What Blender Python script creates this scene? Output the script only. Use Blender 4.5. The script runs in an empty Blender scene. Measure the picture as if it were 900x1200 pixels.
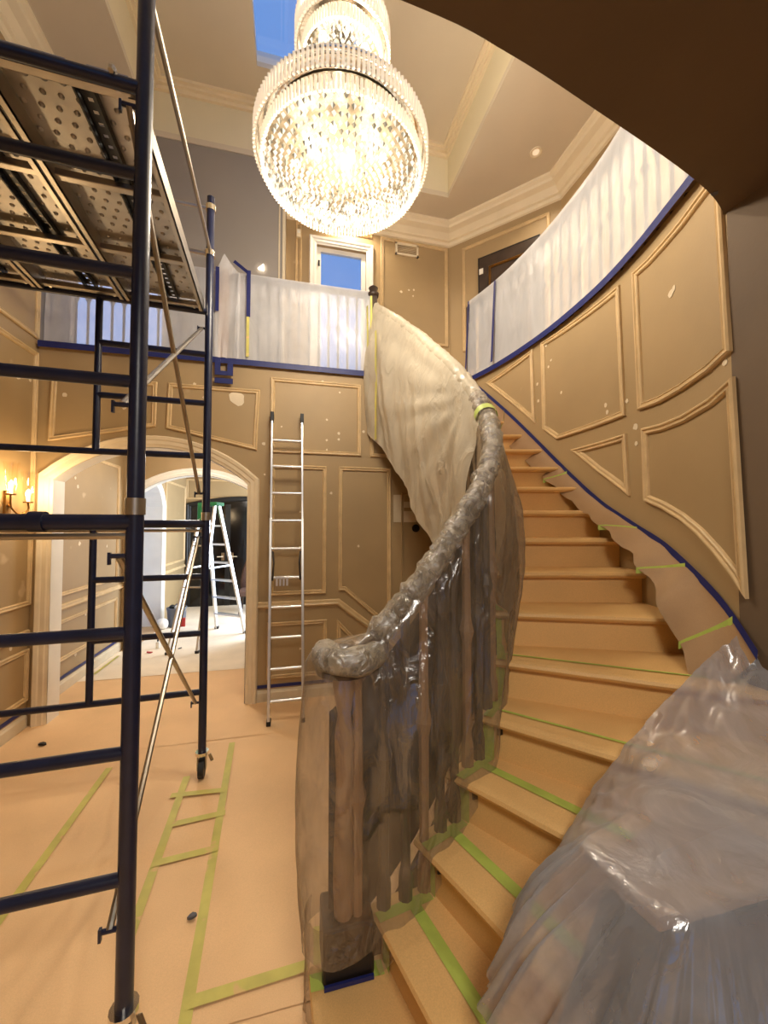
import bpy, bmesh, math, random
from mathutils import Vector, noise
random.seed(7)
sc = bpy.context.scene
col = sc.collection
V = Vector

# ------------------------------------------------------------------ camera
TH, PT, FPX, EYE = math.radians(13.5), math.radians(2.0), 450.0, 1.7
cam_d = bpy.data.cameras.new('camera')
cam_d.sensor_fit = 'HORIZONTAL'
cam_d.sensor_width = 36.0
cam_d.lens = 36.0 * FPX / 900.0
cam_d.clip_start = 0.02
cam = bpy.data.objects.new('camera', cam_d)
cam.location = (0, 0, EYE)
cam.rotation_euler = (math.pi / 2 + PT, 0, -TH)
col.objects.link(cam)
sc.camera = cam

# ------------------------------------------------------------------ sky (blue dusk), exposure
w = bpy.data.worlds.new('dusk')
sc.world = w
w.use_nodes = True
w.node_tree.nodes['Background'].inputs[0].default_value = (0.20, 0.40, 0.85, 1)
w.node_tree.nodes['Background'].inputs[1].default_value = 0.85
vs = sc.view_settings
vs.view_transform = 'Standard'
vs.look = 'None'
vs.gamma = 1.0
vs.use_curve_mapping = False
vs.exposure = 0.2


def lamp(name, kind, loc, energy, color, size=0.2, rot=(0, 0, 0), size_y=None, spread=None):
    d = bpy.data.lights.new(name, kind)
    d.energy = energy
    d.color = color
    if kind == 'AREA':
        d.size = size
        if size_y:
            d.shape = 'RECTANGLE'
            d.size_y = size_y
        if spread:
            d.spread = spread
    elif kind == 'SPOT':
        d.shadow_soft_size = size
        d.spot_size = spread or 2.0
        d.spot_blend = 0.6
    else:
        d.shadow_soft_size = size
    o = bpy.data.objects.new(name, d)
    o.location = loc
    o.rotation_euler = rot
    col.objects.link(o)
    return o


WARM = (1.0, 0.88, 0.70)
# lights of the far room, the passage and the hall behind, without modelled fixtures
lamp('far_side_fill', 'AREA', (0.75, 7.3, 1.4), 150, (0.76, 0.87, 1.0), 1.9, (0, math.radians(80), 0), 1.9)  # added unseen light from the right, whitens the arched window reveal and floor
lamp('far_room_lamp', 'POINT', (-0.9, 6.9, 2.45), 12, (1.0, 0.93, 0.84), 0.12)
lamp('passage_lamp', 'POINT', (-1.2, 4.9, 2.5), 34, (1.0, 0.95, 0.88), 0.12)
lamp('hall_fill', 'AREA', (0.2, -0.9, 2.97), 54, (1.0, 0.92, 0.80), 0.7)  # unseen warm fill added behind the viewer to light the foreground

# ------------------------------------------------------------------ measuring helpers (rays of the photograph onto real planes)
_f = V((math.sin(TH) * math.cos(PT), math.cos(TH) * math.cos(PT), math.sin(PT)))
_r = V((math.cos(TH), -math.sin(TH), 0))
_u = _r.cross(_f)
_c = V((0, 0, EYE))


def ray(u, v):
    return _f + _r * ((u - 450) / FPX) + _u * ((600 - v) / FPX)


def atz(u, v, z):
    d = ray(u, v)
    return _c + d * ((z - EYE) / d.z)


def aty(u, v, y):
    d = ray(u, v)
    return _c + d * (y / d.y)


def atx(u, v, x):
    d = ray(u, v)
    return _c + d * (x / d.x)


# ------------------------------------------------------------------ materials
def new_mat(name):
    m = bpy.data.materials.new(name)
    m.use_nodes = True
    nt = m.node_tree
    return m, nt, nt.nodes['Principled BSDF']


def lin(c):
    return tuple(((x / 255) / 12.92 if x / 255 <= 0.04045 else (((x / 255) + 0.055) / 1.055) ** 2.4) for x in c) + (1,)


def paint(name, rgb, rough=0.6, var=0.12, scale=6.0, bump=0.05, bscale=90, metal=0.0, spots=None, fine=0.0, coat=0.0):
    m, nt, b = new_mat(name)
    N, L = nt.nodes, nt.links
    c = lin(rgb)
    tc = N.new('ShaderNodeTexCoord')
    n = N.new('ShaderNodeTexNoise')
    n.inputs['Scale'].default_value = scale
    n.inputs['Detail'].default_value = 5
    L.new(tc.outputs['Object'], n.inputs['Vector'])
    r = N.new('ShaderNodeValToRGB')
    r.color_ramp.elements[0].position = 0.3
    r.color_ramp.elements[1].position = 0.7
    r.color_ramp.elements[0].color = tuple(x * (1 - var) for x in c[:3]) + (1,)
    r.color_ramp.elements[1].color = tuple(min(1, x * (1 + var)) for x in c[:3]) + (1,)
    L.new(n.outputs['Fac'], r.inputs['Fac'])
    out = r.outputs['Color']
    if fine:
        n3 = N.new('ShaderNodeTexNoise')
        n3.inputs['Scale'].default_value = 240
        n3.inputs['Detail'].default_value = 2
        L.new(tc.outputs['Object'], n3.inputs['Vector'])
        mr = N.new('ShaderNodeMapRange')
        mr.inputs['From Min'].default_value = 0.3
        mr.inputs['From Max'].default_value = 0.7
        mr.inputs['To Min'].default_value = 1 - fine
        mr.inputs['To Max'].default_value = 1 + fine
        L.new(n3.outputs['Fac'], mr.inputs['Value'])
        mm = N.new('ShaderNodeMix')
        mm.data_type = 'RGBA'
        mm.blend_type = 'MULTIPLY'
        mm.inputs['Factor'].default_value = 1
        L.new(out, mm.inputs['A'])
        L.new(mr.outputs['Result'], mm.inputs['B'])
        out = mm.outputs['Result']
    if spots:
        sp, srgb, lo = spots
        n2 = N.new('ShaderNodeTexNoise')
        n2.inputs['Scale'].default_value = sp
        n2.inputs['Detail'].default_value = 2.5
        n2.inputs['Roughness'].default_value = 0.55
        L.new(tc.outputs['Object'], n2.inputs['Vector'])
        r2 = N.new('ShaderNodeValToRGB')
        r2.color_ramp.elements[0].position = lo
        r2.color_ramp.elements[1].position = lo + 0.05
        L.new(n2.outputs['Fac'], r2.inputs['Fac'])
        mx = N.new('ShaderNodeMix')
        mx.data_type = 'RGBA'
        L.new(r2.outputs['Color'], mx.inputs['Factor'])
        L.new(out, mx.inputs['A'])
        mx.inputs['B'].default_value = lin(srgb)
        out = mx.outputs['Result']
    L.new(out, b.inputs['Base Color'])
    b.inputs['Roughness'].default_value = rough
    b.inputs['Metallic'].default_value = metal
    if coat:
        b.inputs['Coat Weight'].default_value = coat
    if bump:
        nb = N.new('ShaderNodeTexNoise')
        nb.inputs['Scale'].default_value = bscale
        nb.inputs['Detail'].default_value = 3
        L.new(tc.outputs['Object'], nb.inputs['Vector'])
        bp = N.new('ShaderNodeBump')
        bp.inputs['Strength'].default_value = bump
        bp.inputs['Distance'].default_value = 0.01
        L.new(nb.outputs['Fac'], bp.inputs['Height'])
        L.new(bp.outputs['Normal'], b.inputs['Normal'])
    return m


def film(name, rgb, opacity, gloss=0.12, rough=0.18, bump=0.35, bscale=14, stretch=(1, 1, 0.35), varo=0.12, trans=0.5, crinkle=0.25, edge=0.4):
    """painter's plastic film: partly clear, partly milky, glossy wrinkles"""
    m = bpy.data.materials.new(name)
    m.use_nodes = True
    nt = m.node_tree
    N, L = nt.nodes, nt.links
    N.remove(N['Principled BSDF'])
    out = N['Material Output']
    tc = N.new('ShaderNodeTexCoord')
    mp = N.new('ShaderNodeMapping')
    mp.inputs['Scale'].default_value = stretch
    L.new(tc.outputs['Object'], mp.inputs['Vector'])
    nb = N.new('ShaderNodeTexNoise')
    nb.inputs['Scale'].default_value = bscale
    nb.inputs['Detail'].default_value = 6
    nb.inputs['Distortion'].default_value = 1.2
    L.new(mp.outputs['Vector'], nb.inputs['Vector'])
    bp = N.new('ShaderNodeBump')
    bp.inputs['Strength'].default_value = bump
    bp.inputs['Distance'].default_value = 0.03
    # sharp crease lines
    wv = N.new('ShaderNodeMix')
    wv.data_type = 'RGBA'
    wv.inputs['Factor'].default_value = 0.18
    L.new(mp.outputs['Vector'], wv.inputs['A'])
    L.new(nb.outputs['Color'], wv.inputs['B'])
    vo = N.new('ShaderNodeTexVoronoi')
    vo.feature = 'DISTANCE_TO_EDGE'
    vo.inputs['Scale'].default_value = bscale * 0.55
    L.new(wv.outputs['Result'], vo.inputs['Vector'])
    vr = N.new('ShaderNodeMapRange')
    vr.inputs['From Max'].default_value = 0.10
    vr.inputs['To Min'].default_value = crinkle
    vr.inputs['To Max'].default_value = 0.0
    L.new(vo.outputs['Distance'], vr.inputs['Value'])
    ad = N.new('ShaderNodeMath')
    ad.operation = 'ADD'
    L.new(nb.outputs['Fac'], ad.inputs[0])
    L.new(vr.outputs['Result'], ad.inputs[1])
    L.new(ad.outputs[0], bp.inputs['Height'])
    df = N.new('ShaderNodeBsdfDiffuse')
    df.inputs['Color'].default_value = lin(rgb)
    tl = N.new('ShaderNodeBsdfTranslucent')
    tl.inputs['Color'].default_value = lin(rgb)
    tr = N.new('ShaderNodeBsdfTransparent')
    tr.inputs['Color'].default_value = (0.94, 0.94, 0.95, 1)
    gl = N.new('ShaderNodeBsdfGlossy')
    gl.inputs['Color'].default_value = (0.95, 0.95, 0.97, 1)
    gl.inputs['Roughness'].default_value = rough
    for s in (df, tl, gl):
        L.new(bp.outputs['Normal'], s.inputs['Normal'])
    m1 = N.new('ShaderNodeMixShader')
    m1.inputs[0].default_value = trans
    L.new(df.outputs[0], m1.inputs[1])
    L.new(tl.outputs[0], m1.inputs[2])
    mr = N.new('ShaderNodeMapRange')
    mr.inputs['From Min'].default_value = 0.3
    mr.inputs['From Max'].default_value = 0.7
    mr.inputs['To Min'].default_value = max(0, opacity - varo)
    mr.inputs['To Max'].default_value = min(1, opacity + varo)
    L.new(nb.outputs['Fac'], mr.inputs['Value'])
    lw = N.new('ShaderNodeLayerWeight')       # film reads thicker, milkier where seen edge-on
    lw.inputs['Blend'].default_value = 0.5
    pw = N.new('ShaderNodeMath')
    pw.operation = 'POWER'
    pw.inputs[1].default_value = 2.5
    L.new(lw.outputs['Facing'], pw.inputs[0])
    pm = N.new('ShaderNodeMath')
    pm.operation = 'MULTIPLY_ADD'
    pm.use_clamp = True
    pm.inputs[1].default_value = edge
    L.new(pw.outputs[0], pm.inputs[0])
    L.new(mr.outputs['Result'], pm.inputs[2])
    m2 = N.new('ShaderNodeMixShader')
    L.new(pm.outputs[0], m2.inputs[0])
    L.new(tr.outputs[0], m2.inputs[1])
    L.new(m1.outputs[0], m2.inputs[2])
    m3 = N.new('ShaderNodeMixShader')
    m3.inputs[0].default_value = gloss
    L.new(m2.outputs[0], m3.inputs[1])
    L.new(gl.outputs[0], m3.inputs[2])
    L.new(m3.outputs[0], out.inputs['Surface'])
    return m


def glow(name, rgb, strength):
    m, nt, b = new_mat(name)
    b.inputs['Base Color'].default_value = lin(rgb)
    b.inputs['Emission Color'].default_value = lin(rgb)
    b.inputs['Emission Strength'].default_value = strength
    return m


def glassy(name, tint, rough=0.03, gloss=0.08):
    m = bpy.data.materials.new(name)
    m.use_nodes = True
    nt = m.node_tree
    N, L = nt.nodes, nt.links
    N.remove(N['Principled BSDF'])
    t = N.new('ShaderNodeBsdfTransparent')
    t.inputs['Color'].default_value = tint
    g = N.new('ShaderNodeBsdfGlossy')
    g.inputs['Roughness'].default_value = rough
    mx = N.new('ShaderNodeMixShader')
    mx.inputs[0].default_value = gloss
    L.new(t.outputs[0], mx.inputs[1])
    L.new(g.outputs[0], mx.inputs[2])
    L.new(mx.outputs[0], N['Material Output'].inputs['Surface'])
    return m


M = {}
M['wall'] = paint('tan_primer_wall', (166, 140, 100), 0.55, 0.05, 2.5, 0.04, 60, spots=(3.1, (190, 165, 128), 0.70))
M['mold'] = paint('tan_molding', (205, 176, 130), 0.5, 0.10, 9, 0.05, 60)
M['white'] = paint('white_trim', (232, 226, 214), 0.45, 0.04, 5, 0.02, 60)
M['casing'] = paint('primed_casing', (226, 208, 176), 0.5, 0.06, 6, 0.03, 60)
M['ceil'] = paint('cream_ceiling', (212, 198, 174), 0.8, 0.03, 2, 0.02, 80)
M['recess'] = paint('cream_recess', (226, 214, 182), 0.8, 0.03, 2, 0.02, 80)
M['crown'] = paint('cream_crown', (232, 215, 182), 0.6, 0.04, 4, 0.02, 80)
M['grey'] = paint('grey_upper_wall', (150, 142, 134), 0.75, 0.04, 1.5, 0.02, 60)
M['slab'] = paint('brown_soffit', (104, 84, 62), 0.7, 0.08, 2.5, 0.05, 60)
M['kraft'] = paint('kraft_floor_paper', (230, 190, 142), 0.62, 0.06, 2.2, 0.10, 12, fine=0.05)
M['palepaper'] = paint('pale_floor_paper', (236, 220, 196), 0.6, 0.08, 3, 0.10, 12, fine=0.03)
M['floor'] = paint('sub_floor', (196, 160, 116), 0.6, 0.08, 3, 0.05, 60)
M['board'] = paint('kraft_stair_board', (224, 180, 116), 0.55, 0.05, 3, 0.06, 30, fine=0.07)
M['skirt'] = paint('kraft_skirt_paper', (158, 124, 86), 0.65, 0.08, 5, 0.25, 7, fine=0.04)
M['blue'] = paint('blue_tape', (22, 31, 94), 0.5, 0.12, 20, 0.05, 120)
M['green'] = paint('green_tape', (178, 194, 88), 0.55, 0.10, 14, 0.08, 120)
M['green_floor'] = paint('worn_green_tape', (196, 186, 98), 0.55, 0.12, 10, 0.08, 120, spots=(9, (214, 180, 122), 0.62))
M['navy'] = paint('navy_scaffold_paint', (22, 27, 52), 0.35, 0.25, 12, 0.04, 80, spots=(16, (70, 72, 84), 0.76))
M['steel'] = paint('galvanised_steel', (176, 168, 156), 0.34, 0.14, 7, 0.04, 60, metal=1.0)
M['deck'] = paint('steel_deck', (172, 167, 160), 0.40, 0.25, 4, 0.05, 50, metal=1.0)
M['alu'] = paint('aluminium', (222, 220, 216), 0.32, 0.05, 8, 0.02, 80, metal=0.85)
M['rubber'] = paint('black_rubber', (26, 25, 25), 0.6, 0.2, 20, 0.05, 80)
M['iron'] = paint('dark_iron', (46, 40, 36), 0.45, 0.2, 12, 0.05, 80)
M['wood'] = paint('dark_stained_wood', (58, 42, 30), 0.45, 0.25, 8, 0.05, 60)
M['postwood'] = paint('brown_post_wood', (150, 116, 84), 0.5, 0.12, 8, 0.05, 60)
M['darkfill'] = paint('dark_fill', (26, 20, 16), 0.5, 0.2, 8, 0.05, 60)  # near black, for fillers that imitate darkness behind the plastic
M['spackle'] = paint('spackle', (222, 205, 176), 0.8, 0.05, 12, 0.05, 60)
M['night'] = paint('night_glass', (4, 4, 5), 0.12, 0.1, 3, 0)
M['black'] = paint('black_frame', (12, 11, 11), 0.4, 0.2, 8, 0.02, 60)
M['brass'] = paint('aged_brass', (150, 112, 60), 0.35, 0.1, 10, 0.02, 60, metal=1.0)
M['chrome'] = paint('chrome', (230, 226, 218), 0.12, 0.02, 8, 0, metal=1.0)
M['bucket'] = paint('grey_bucket', (96, 100, 108), 0.5, 0.08, 8, 0.02, 60)
M['red'] = paint('red_plastic', (170, 40, 36), 0.45, 0.08, 8, 0.02, 60)
M['gcloth'] = paint('green_cloth', (24, 110, 62), 0.7, 0.15, 20, 0.3, 20)
M['brownfab'] = paint('brown_upholstery', (84, 58, 46), 0.8, 0.12, 20, 0.1, 90)
M['debris'] = paint('debris_grey', (92, 92, 98), 0.8, 0.2, 20, 0.1, 60)
M['pale'] = paint('pale_primer', (212, 196, 166), 0.7, 0.05, 10, 0.03, 60)
M['glass'] = glassy('clear_pane', (0.92, 0.95, 1, 1))
M['lampglass'] = glassy('sconce_glass', (1, 0.96, 0.88, 1), 0.05, 0.12)
M['bulb'] = glow('bulb', (255, 226, 178), 5)
M['glint'] = glow('reflection_glow', (255, 240, 214), 9)  # used only for the imitated reflection on the grey wall
M['reflector'] = paint('nickel_reflector', (120, 106, 84), 0.4, 0.05, 6, 0, metal=0.3)
M['down'] = glow('downlight_lens', (255, 236, 205), 0.35)
M['film_lo'] = film('clear_film', (176, 156, 130), 0.20, 0.10, 0.17, 0.5, 9, (1, 1, 0.5), 0.12, 0.3, 0.8, 0.75)
M['film_up'] = film('milky_film', (208, 196, 174), 0.86, 0.07, 0.24, 0.35, 7, (1, 1, 0.5), 0.08, 0.3, 0.5)
M['film_wrap'] = film('bunched_film', (190, 176, 152), 0.48, 0.13, 0.24, 0.6, 22, (1, 1, 1), 0.25, 0.3, 0.8)
M['film_bal'] = film('white_film', (252, 251, 253), 0.43, 0.03, 0.25, 0.3, 5, (1, 1, 0.4), 0.05, 0.2, 0.2, 0.1)
M['film_fg'] = film('grey_film', (190, 192, 200), 0.46, 0.11, 0.2, 0.3, 6, (1, 1, 0.7), 0.12, 0.3, 0.45)

m, nt, b = new_mat('crystal')
b.inputs['Base Color'].default_value = (0.10, 0.09, 0.07, 1)
b.inputs['Roughness'].default_value = 0.12
b.inputs['IOR'].default_value = 1.5
b.inputs['Emission Color'].default_value = (1, 0.95, 0.82, 1)
b.inputs['Emission Strength'].default_value = 0.8
M['crystal'] = m
m, nt, b = new_mat('crystal_dim')
b.inputs['Base Color'].default_value = (0.09, 0.08, 0.06, 1)
b.inputs['Roughness'].default_value = 0.15
b.inputs['Emission Color'].default_value = (1, 0.9, 0.66, 1)
b.inputs['Emission Strength'].default_value = 0.12  # dim copy of the crystal, duller facets put into the colour
M['crystal_dim'] = m
m, nt, b = new_mat('crystal_rod')
b.inputs['Base Color'].default_value = (0.95, 0.85, 0.72, 1)
b.inputs['Roughness'].default_value = 0.12
b.inputs['Transmission Weight'].default_value = 0.5
b.inputs['Emission Color'].default_value = (1, 0.88, 0.7, 1)
b.inputs['Emission Strength'].default_value = 0.22
M['rod'] = m


# ------------------------------------------------------------------ mesh builder
class MB:
    def __init__(self):
        self.v, self.f = [], []

    def add(self, vs, fs):
        o = len(self.v)
        self.v += [tuple(p) for p in vs]
        self.f += [tuple(i + o for i in f) for f in fs]
        return self

    def box(self, lo, hi):
        x0, y0, z0 = lo
        x1, y1, z1 = hi
        return self.add([(x0, y0, z0), (x1, y0, z0), (x1, y1, z0), (x0, y1, z0), (x0, y0, z1), (x1, y0, z1), (x1, y1, z1), (x0, y1, z1)],
                        [(0, 3, 2, 1), (4, 5, 6, 7), (0, 1, 5, 4), (1, 2, 6, 5), (2, 3, 7, 6), (3, 0, 4, 7)])

    def obox(self, c, ax, ay, az):
        """oriented box: centre and three half-axis vectors"""
        c, ax, ay, az = V(c), V(ax), V(ay), V(az)
        p = [c + ax * i + ay * j + az * k for k in (-1, 1) for (i, j) in ((-1, -1), (1, -1), (1, 1), (-1, 1))]
        return self.add(p, [(0, 3, 2, 1), (4, 5, 6, 7), (0, 1, 5, 4), (1, 2, 6, 5), (2, 3, 7, 6), (3, 0, 4, 7)])

    def bar(self, a, b_, w_, t_, side=None):
        """rectangular bar between two points, w_ along side, t_ across"""
        a, b_ = V(a), V(b_)
        d = (b_ - a)
        s = V(side) if side else (V((0, 0, 1)) if abs(d.normalized().z) < 0.9 else V((1, 0, 0)))
        s = (s - d.normalized() * s.dot(d.normalized())).normalized()
        t = d.normalized().cross(s)
        return self.obox((a + b_) / 2, d / 2, s * w_ / 2, t * t_ / 2)

    def tube(self, pts, r, n=10, cap=True):
        pts = [V(p) for p in pts]
        rs = r if isinstance(r, (list, tuple)) else [r] * len(pts)
        d0 = (pts[1] - pts[0]).normalized()
        ref = V((0, 0, 1)) if abs(d0.z) < 0.9 else V((1, 0, 0))
        vs, fs = [], []
        s = (ref - d0 * ref.dot(d0)).normalized()
        for i, p in enumerate(pts):
            a = pts[max(0, i - 1)]
            c = pts[min(len(pts) - 1, i + 1)]
            d = (c - a).normalized()
            s = (s - d * s.dot(d)).normalized()
            t = d.cross(s)
            for k in range(n):
                an = 2 * math.pi * k / n
                vs.append(p + (s * math.cos(an) + t * math.sin(an)) * rs[i])
        for i in range(len(pts) - 1):
            for k in range(n):
                k2 = (k + 1) % n
                fs.append((i * n + k, i * n + k2, (i + 1) * n + k2, (i + 1) * n + k))
        if cap:
            fs.append(tuple(reversed(range(n))))
            fs.append(tuple((len(pts) - 1) * n + k for k in range(n)))
        return self.add(vs, fs)

    def lathe(self, c, prof, n=24):
        c = V(c)
        vs, fs = [], []
        for (r, z) in prof:
            for k in range(n):
                an = 2 * math.pi * k / n
                vs.append(c + V((r * math.cos(an), r * math.sin(an), z)))
        for i in range(len(prof) - 1):
            for k in range(n):
                k2 = (k + 1) % n
                fs.append((i * n + k, i * n + k2, (i + 1) * n + k2, (i + 1) * n + k))
        return self.add(vs, fs)

    def prism(self, poly, fn, d0, d1):
        """2D polygon mapped by fn(s, h, depth), between two depths"""
        n = len(poly)
        vs = [fn(s, h, d0) for s, h in poly] + [fn(s, h, d1) for s, h in poly]
        fs = [tuple(range(n)), tuple(reversed(range(n, 2 * n)))]
        for i in range(n):
            j = (i + 1) % n
            fs.append((i, i + n, j + n, j))
        return self.add(vs, fs)

    def grid(self, rows, close=False):
        m_ = len(rows[0])
        vs = [p for r_ in rows for p in r_]
        fs = []
        R_ = len(rows)
        for i in range(R_ if close else R_ - 1):
            i2 = (i + 1) % R_
            for j in range(m_ - 1):
                fs.append((i * m_ + j, i2 * m_ + j, i2 * m_ + j + 1, i * m_ + j + 1))
        return self.add(vs, fs)

    def sphere(self, c, r, n=10, m_=6):
        prof = [(r * math.sin(math.pi * i / m_), -r * math.cos(math.pi * i / m_)) for i in range(m_ + 1)]
        return self.lathe(c, prof, n)

    def build(self, name, mat, parent=None, smooth=False, recalc=True, bevel=0, solid=0):
        me = bpy.data.meshes.new(name)
        me.from_pydata(self.v, [], self.f)
        if recalc:
            bm = bmesh.new()
            bm.from_mesh(me)
            bmesh.ops.remove_doubles(bm, verts=bm.verts, dist=1e-5)
            bmesh.ops.recalc_face_normals(bm, faces=bm.faces)
            bm.to_mesh(me)
            bm.free()
        me.materials.append(M[mat] if isinstance(mat, str) else mat)
        o = bpy.data.objects.new(name, me)
        col.objects.link(o)
        if parent:
            o.parent = parent
            o.matrix_parent_inverse = parent.matrix_world.inverted() if False else PINV.get(parent.name, o.matrix_parent_inverse)
        if smooth:
            for p in me.polygons:
                p.use_smooth = True
            if smooth == 'auto':
                try:
                    me.set_sharp_from_angle(angle=math.radians(38))
                except Exception:
                    pass
        if bevel:
            md = o.modifiers.new('bevel', 'BEVEL')
            md.width = bevel
            md.segments = 2
            md.limit_method = 'ANGLE'
        if solid:
            md = o.modifiers.new('thickness', 'SOLIDIFY')
            md.thickness = solid
        return o


from mathutils import Matrix
PINV = {}


def tag(o, label, cat, group=None, kind=None):
    o['label'] = label
    o['category'] = cat
    if group:
        o['group'] = group
    if kind:
        o['kind'] = kind
    return o


def struct(o, label, cat):
    return tag(o, label, cat, None, 'structure')


def thing(name, loc, label, cat, group=None, kind=None):
    """an Empty at the thing's base; its parts are modelled in room coordinates"""
    o = bpy.data.objects.new(name, None)
    o.location = loc
    o.empty_display_size = 0.1
    col.objects.link(o)
    PINV[o.name] = Matrix.Translation(-V(loc))
    return tag(o, label, cat, group, kind)


def cr(pts, n):
    """Catmull-Rom through points, n samples per span"""
    P = [V(p) for p in pts]
    P = [P[0] * 2 - P[1]] + P + [P[-1] * 2 - P[-2]]
    out = []
    for i in range(1, len(P) - 2):
        for k in range(n):
            t = k / n
            a, b_, c, d = P[i - 1], P[i], P[i + 1], P[i + 2]
            out.append(0.5 * ((2 * b_) + (c - a) * t + (2 * a - 5 * b_ + 4 * c - d) * t * t + (3 * b_ - a - 3 * c + d) * t ** 3))
    out.append(P[-2].copy())
    return out


MOLD = [(0.8 * a_, 0.9 * b_) for a_, b_ in [(0.0, 0.0), (0.0, 0.016), (0.008, 0.023), (0.016, 0.022), (0.022, 0.013), (0.034, 0.013), (0.040, 0.018), (0.047, 0.012), (0.05, 0.0)]]


def moulding(poly, fn, parent, wd=1.0, closed=True, mat='mold', name='panel_molding', prof=MOLD):
    """mitred molding along a 2D loop (profile grows to the inside), mapped onto a wall by fn(s, h, depth)"""
    n = len(poly)
    area = sum(poly[i][0] * poly[(i + 1) % n][1] - poly[(i + 1) % n][0] * poly[i][1] for i in range(n))
    if closed and area < 0:
        poly = list(reversed(poly))
    rows = []
    for i in range(n):
        p = V(poly[i]).to_2d() if len(poly[i]) == 2 else V(poly[i][:2])
        a = V(poly[i - 1][:2]) if (closed or i > 0) else None
        c = V(poly[(i + 1) % n][:2]) if (closed or i < n - 1) else None
        if a is None:
            a = p - (c - p)
        if c is None:
            c = p + (p - a)
        d1, d2 = (p - a).normalized(), (c - p).normalized()
        n1, n2 = V((-d1.y, d1.x)), V((-d2.y, d2.x))
        mm = (n1 + n2)
        mm = mm / max(0.25, (1 + n1.dot(n2)))
        rows.append([fn(p.x + mm.x * w_ * wd, p.y + mm.y * w_ * wd, d_) for w_, d_ in prof])
    mb = MB().grid(rows, close=closed)
    return mb.build(name, mat, parent)


def dense(poly, step=0.12, closed=True):
    out = []
    n = len(poly)
    for i in range(n if closed else n - 1):
        a, c = V(poly[i]), V(poly[(i + 1) % n])
        k = max(1, int((c - a).length / step))
        for j in range(k):
            out.append(tuple(a.lerp(c, j / k)))
    if not closed:
        out.append(tuple(poly[-1]))
    return out


# ------------------------------------------------------------------ main dimensions
WY = 3.92          # face of the wall under the balcony
WX = -2.17         # left wall
CURB = 3.28        # top of balcony curb
FL2 = 3.06         # upper floor
CEIL = 5.65
UY = 4.70          # upper back wall
RISE = 0.18
SLAB = 3.0


def f_back(s, h, d):
    return (s, WY - d, h)


def f_left(s, h, d):
    return (WX + d, s, h)


def f_up(s, h, d):
    return (s, UY - d, h)


# ------------------------------------------------------------------ floor
fl = MB().box((-2.4, -2.4, -0.12), (3.2, 3.92, -0.004)).box((-2.6, 3.92, -0.12), (0.9, 9.1, -0.004)).build('floor', 'floor')
struct(fl, 'floor covered with taped tan kraft paper', 'floor')


def paper(x0, y0, x1, y1, z, mat='kraft'):
    mb = MB()
    nx, ny = max(2, int((x1 - x0) / 0.16)), max(2, int((y1 - y0) / 0.16))
    rows = []
    for i in range(nx + 1):
        r_ = []
        for j in range(ny + 1):
            x, y = x0 + (x1 - x0) * i / nx, y0 + (y1 - y0) * j / ny
            zz = z + 0.004 * noise.noise(V((x * 1.7, y * 1.7, z * 90)))
            r_.append((x, y, zz))
        rows.append(r_)
    mb.grid(rows)
    return mb.build('paper_sheet', mat, fl, smooth=True)


ys = [-1.4, -0.45, 0.5, 1.45, 2.42, 3.32, 3.92]
for i in range(len(ys) - 1):
    paper(-2.15, ys[i], 1.7 if i < 2 else (1.05 if i < 3 else 1.0), ys[i + 1] + 0.04, 0.004 + 0.003 * (i % 2))
for i, (a, b_) in enumerate([(3.90, 4.9), (4.88, 5.9), (5.88, 7.2), (7.18, 8.8)]):
    paper(-2.25 if i < 2 else -2.1, a, -0.4 if i < 2 else 0.8, b_, 0.004 + 0.003 * (i % 2), 'kraft' if i == 0 else 'palepaper')


TZ = [0.012]


def floor_tape(a, c, wd=0.042, z=None, parent=fl, mat='green_floor'):
    TZ[0] += 0.0006
    z = TZ[0]
    a, c = V(a), V(c)
    d = (c - a)
    n = max(2, int(d.length / 0.15))
    s = V((-d.y, d.x, 0)).normalized() * wd / 2
    rows = []
    for i in range(n + 1):
        p = a.lerp(c, i / n)
        j = 0.003 * noise.noise(p * 4)
        rows.append([(p.x - s.x * (1 + j * 30), p.y - s.y, z), (p.x + s.x, p.y + s.y * (1 + j * 30), z)])
    mb = MB().grid(rows)
    return mb.build('tape_strip', mat, parent, recalc=False)


for (u0, v0, u1, v1) in [(272, 872, 212, 1230), (219, 912, 146, 1118), (128, 902, -30, 1122), (200, 935, 264, 928), (202, 969, 264, 955), (178, 1016, 255, 997), (222, 1180, 360, 1136)]:
    floor_tape(atz(u0, v0, 0), atz(u1, v1, 0))
floor_tape(atz(372, 1090, 0), atz(374, 1240, 0), 0.035)
floor_tape((-2.1, 3.2, 0), (-2.1, 1.6, 0), 0.04)
floor_tape(atz(110, 792, 0), atz(139, 770, 0), 0.03)

# ------------------------------------------------------------------ back wall with the arched doorway
OX0, OX1 = -2.02, -0.42


def arch(x0, x1, spring, rise, n=18):
    """points of a segmental arch from right spring to left spring"""
    w_ = (x1 - x0) / 2
    R_ = (w_ * w_ + rise * rise) / (2 * rise)
    a0 = math.asin(w_ / R_)
    cx, cz = (x0 + x1) / 2, spring + rise - R_
    return [(cx + R_ * math.sin(a0 - 2 * a0 * i / n), cz + R_ * math.cos(a0 - 2 * a0 * i / n)) for i in range(n + 1)]


SPR = 2.10
RS = 0.32
ar = arch(OX0, OX1, SPR, RS)
poly = [(WX, 0), (OX0, 0)] + list(reversed(ar)) + [(OX1, 0), (2.1, 0), (2.1, FL2 - 0.2), (0.88, FL2 - 0.2), (0.88, CURB), (WX, CURB)]
wb = MB().prism(poly, f_back, 0, -0.16).build('wall_back', 'wall')
struct(wb, 'tan panelled wall under the balcony with arched doorway', 'wall')
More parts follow.
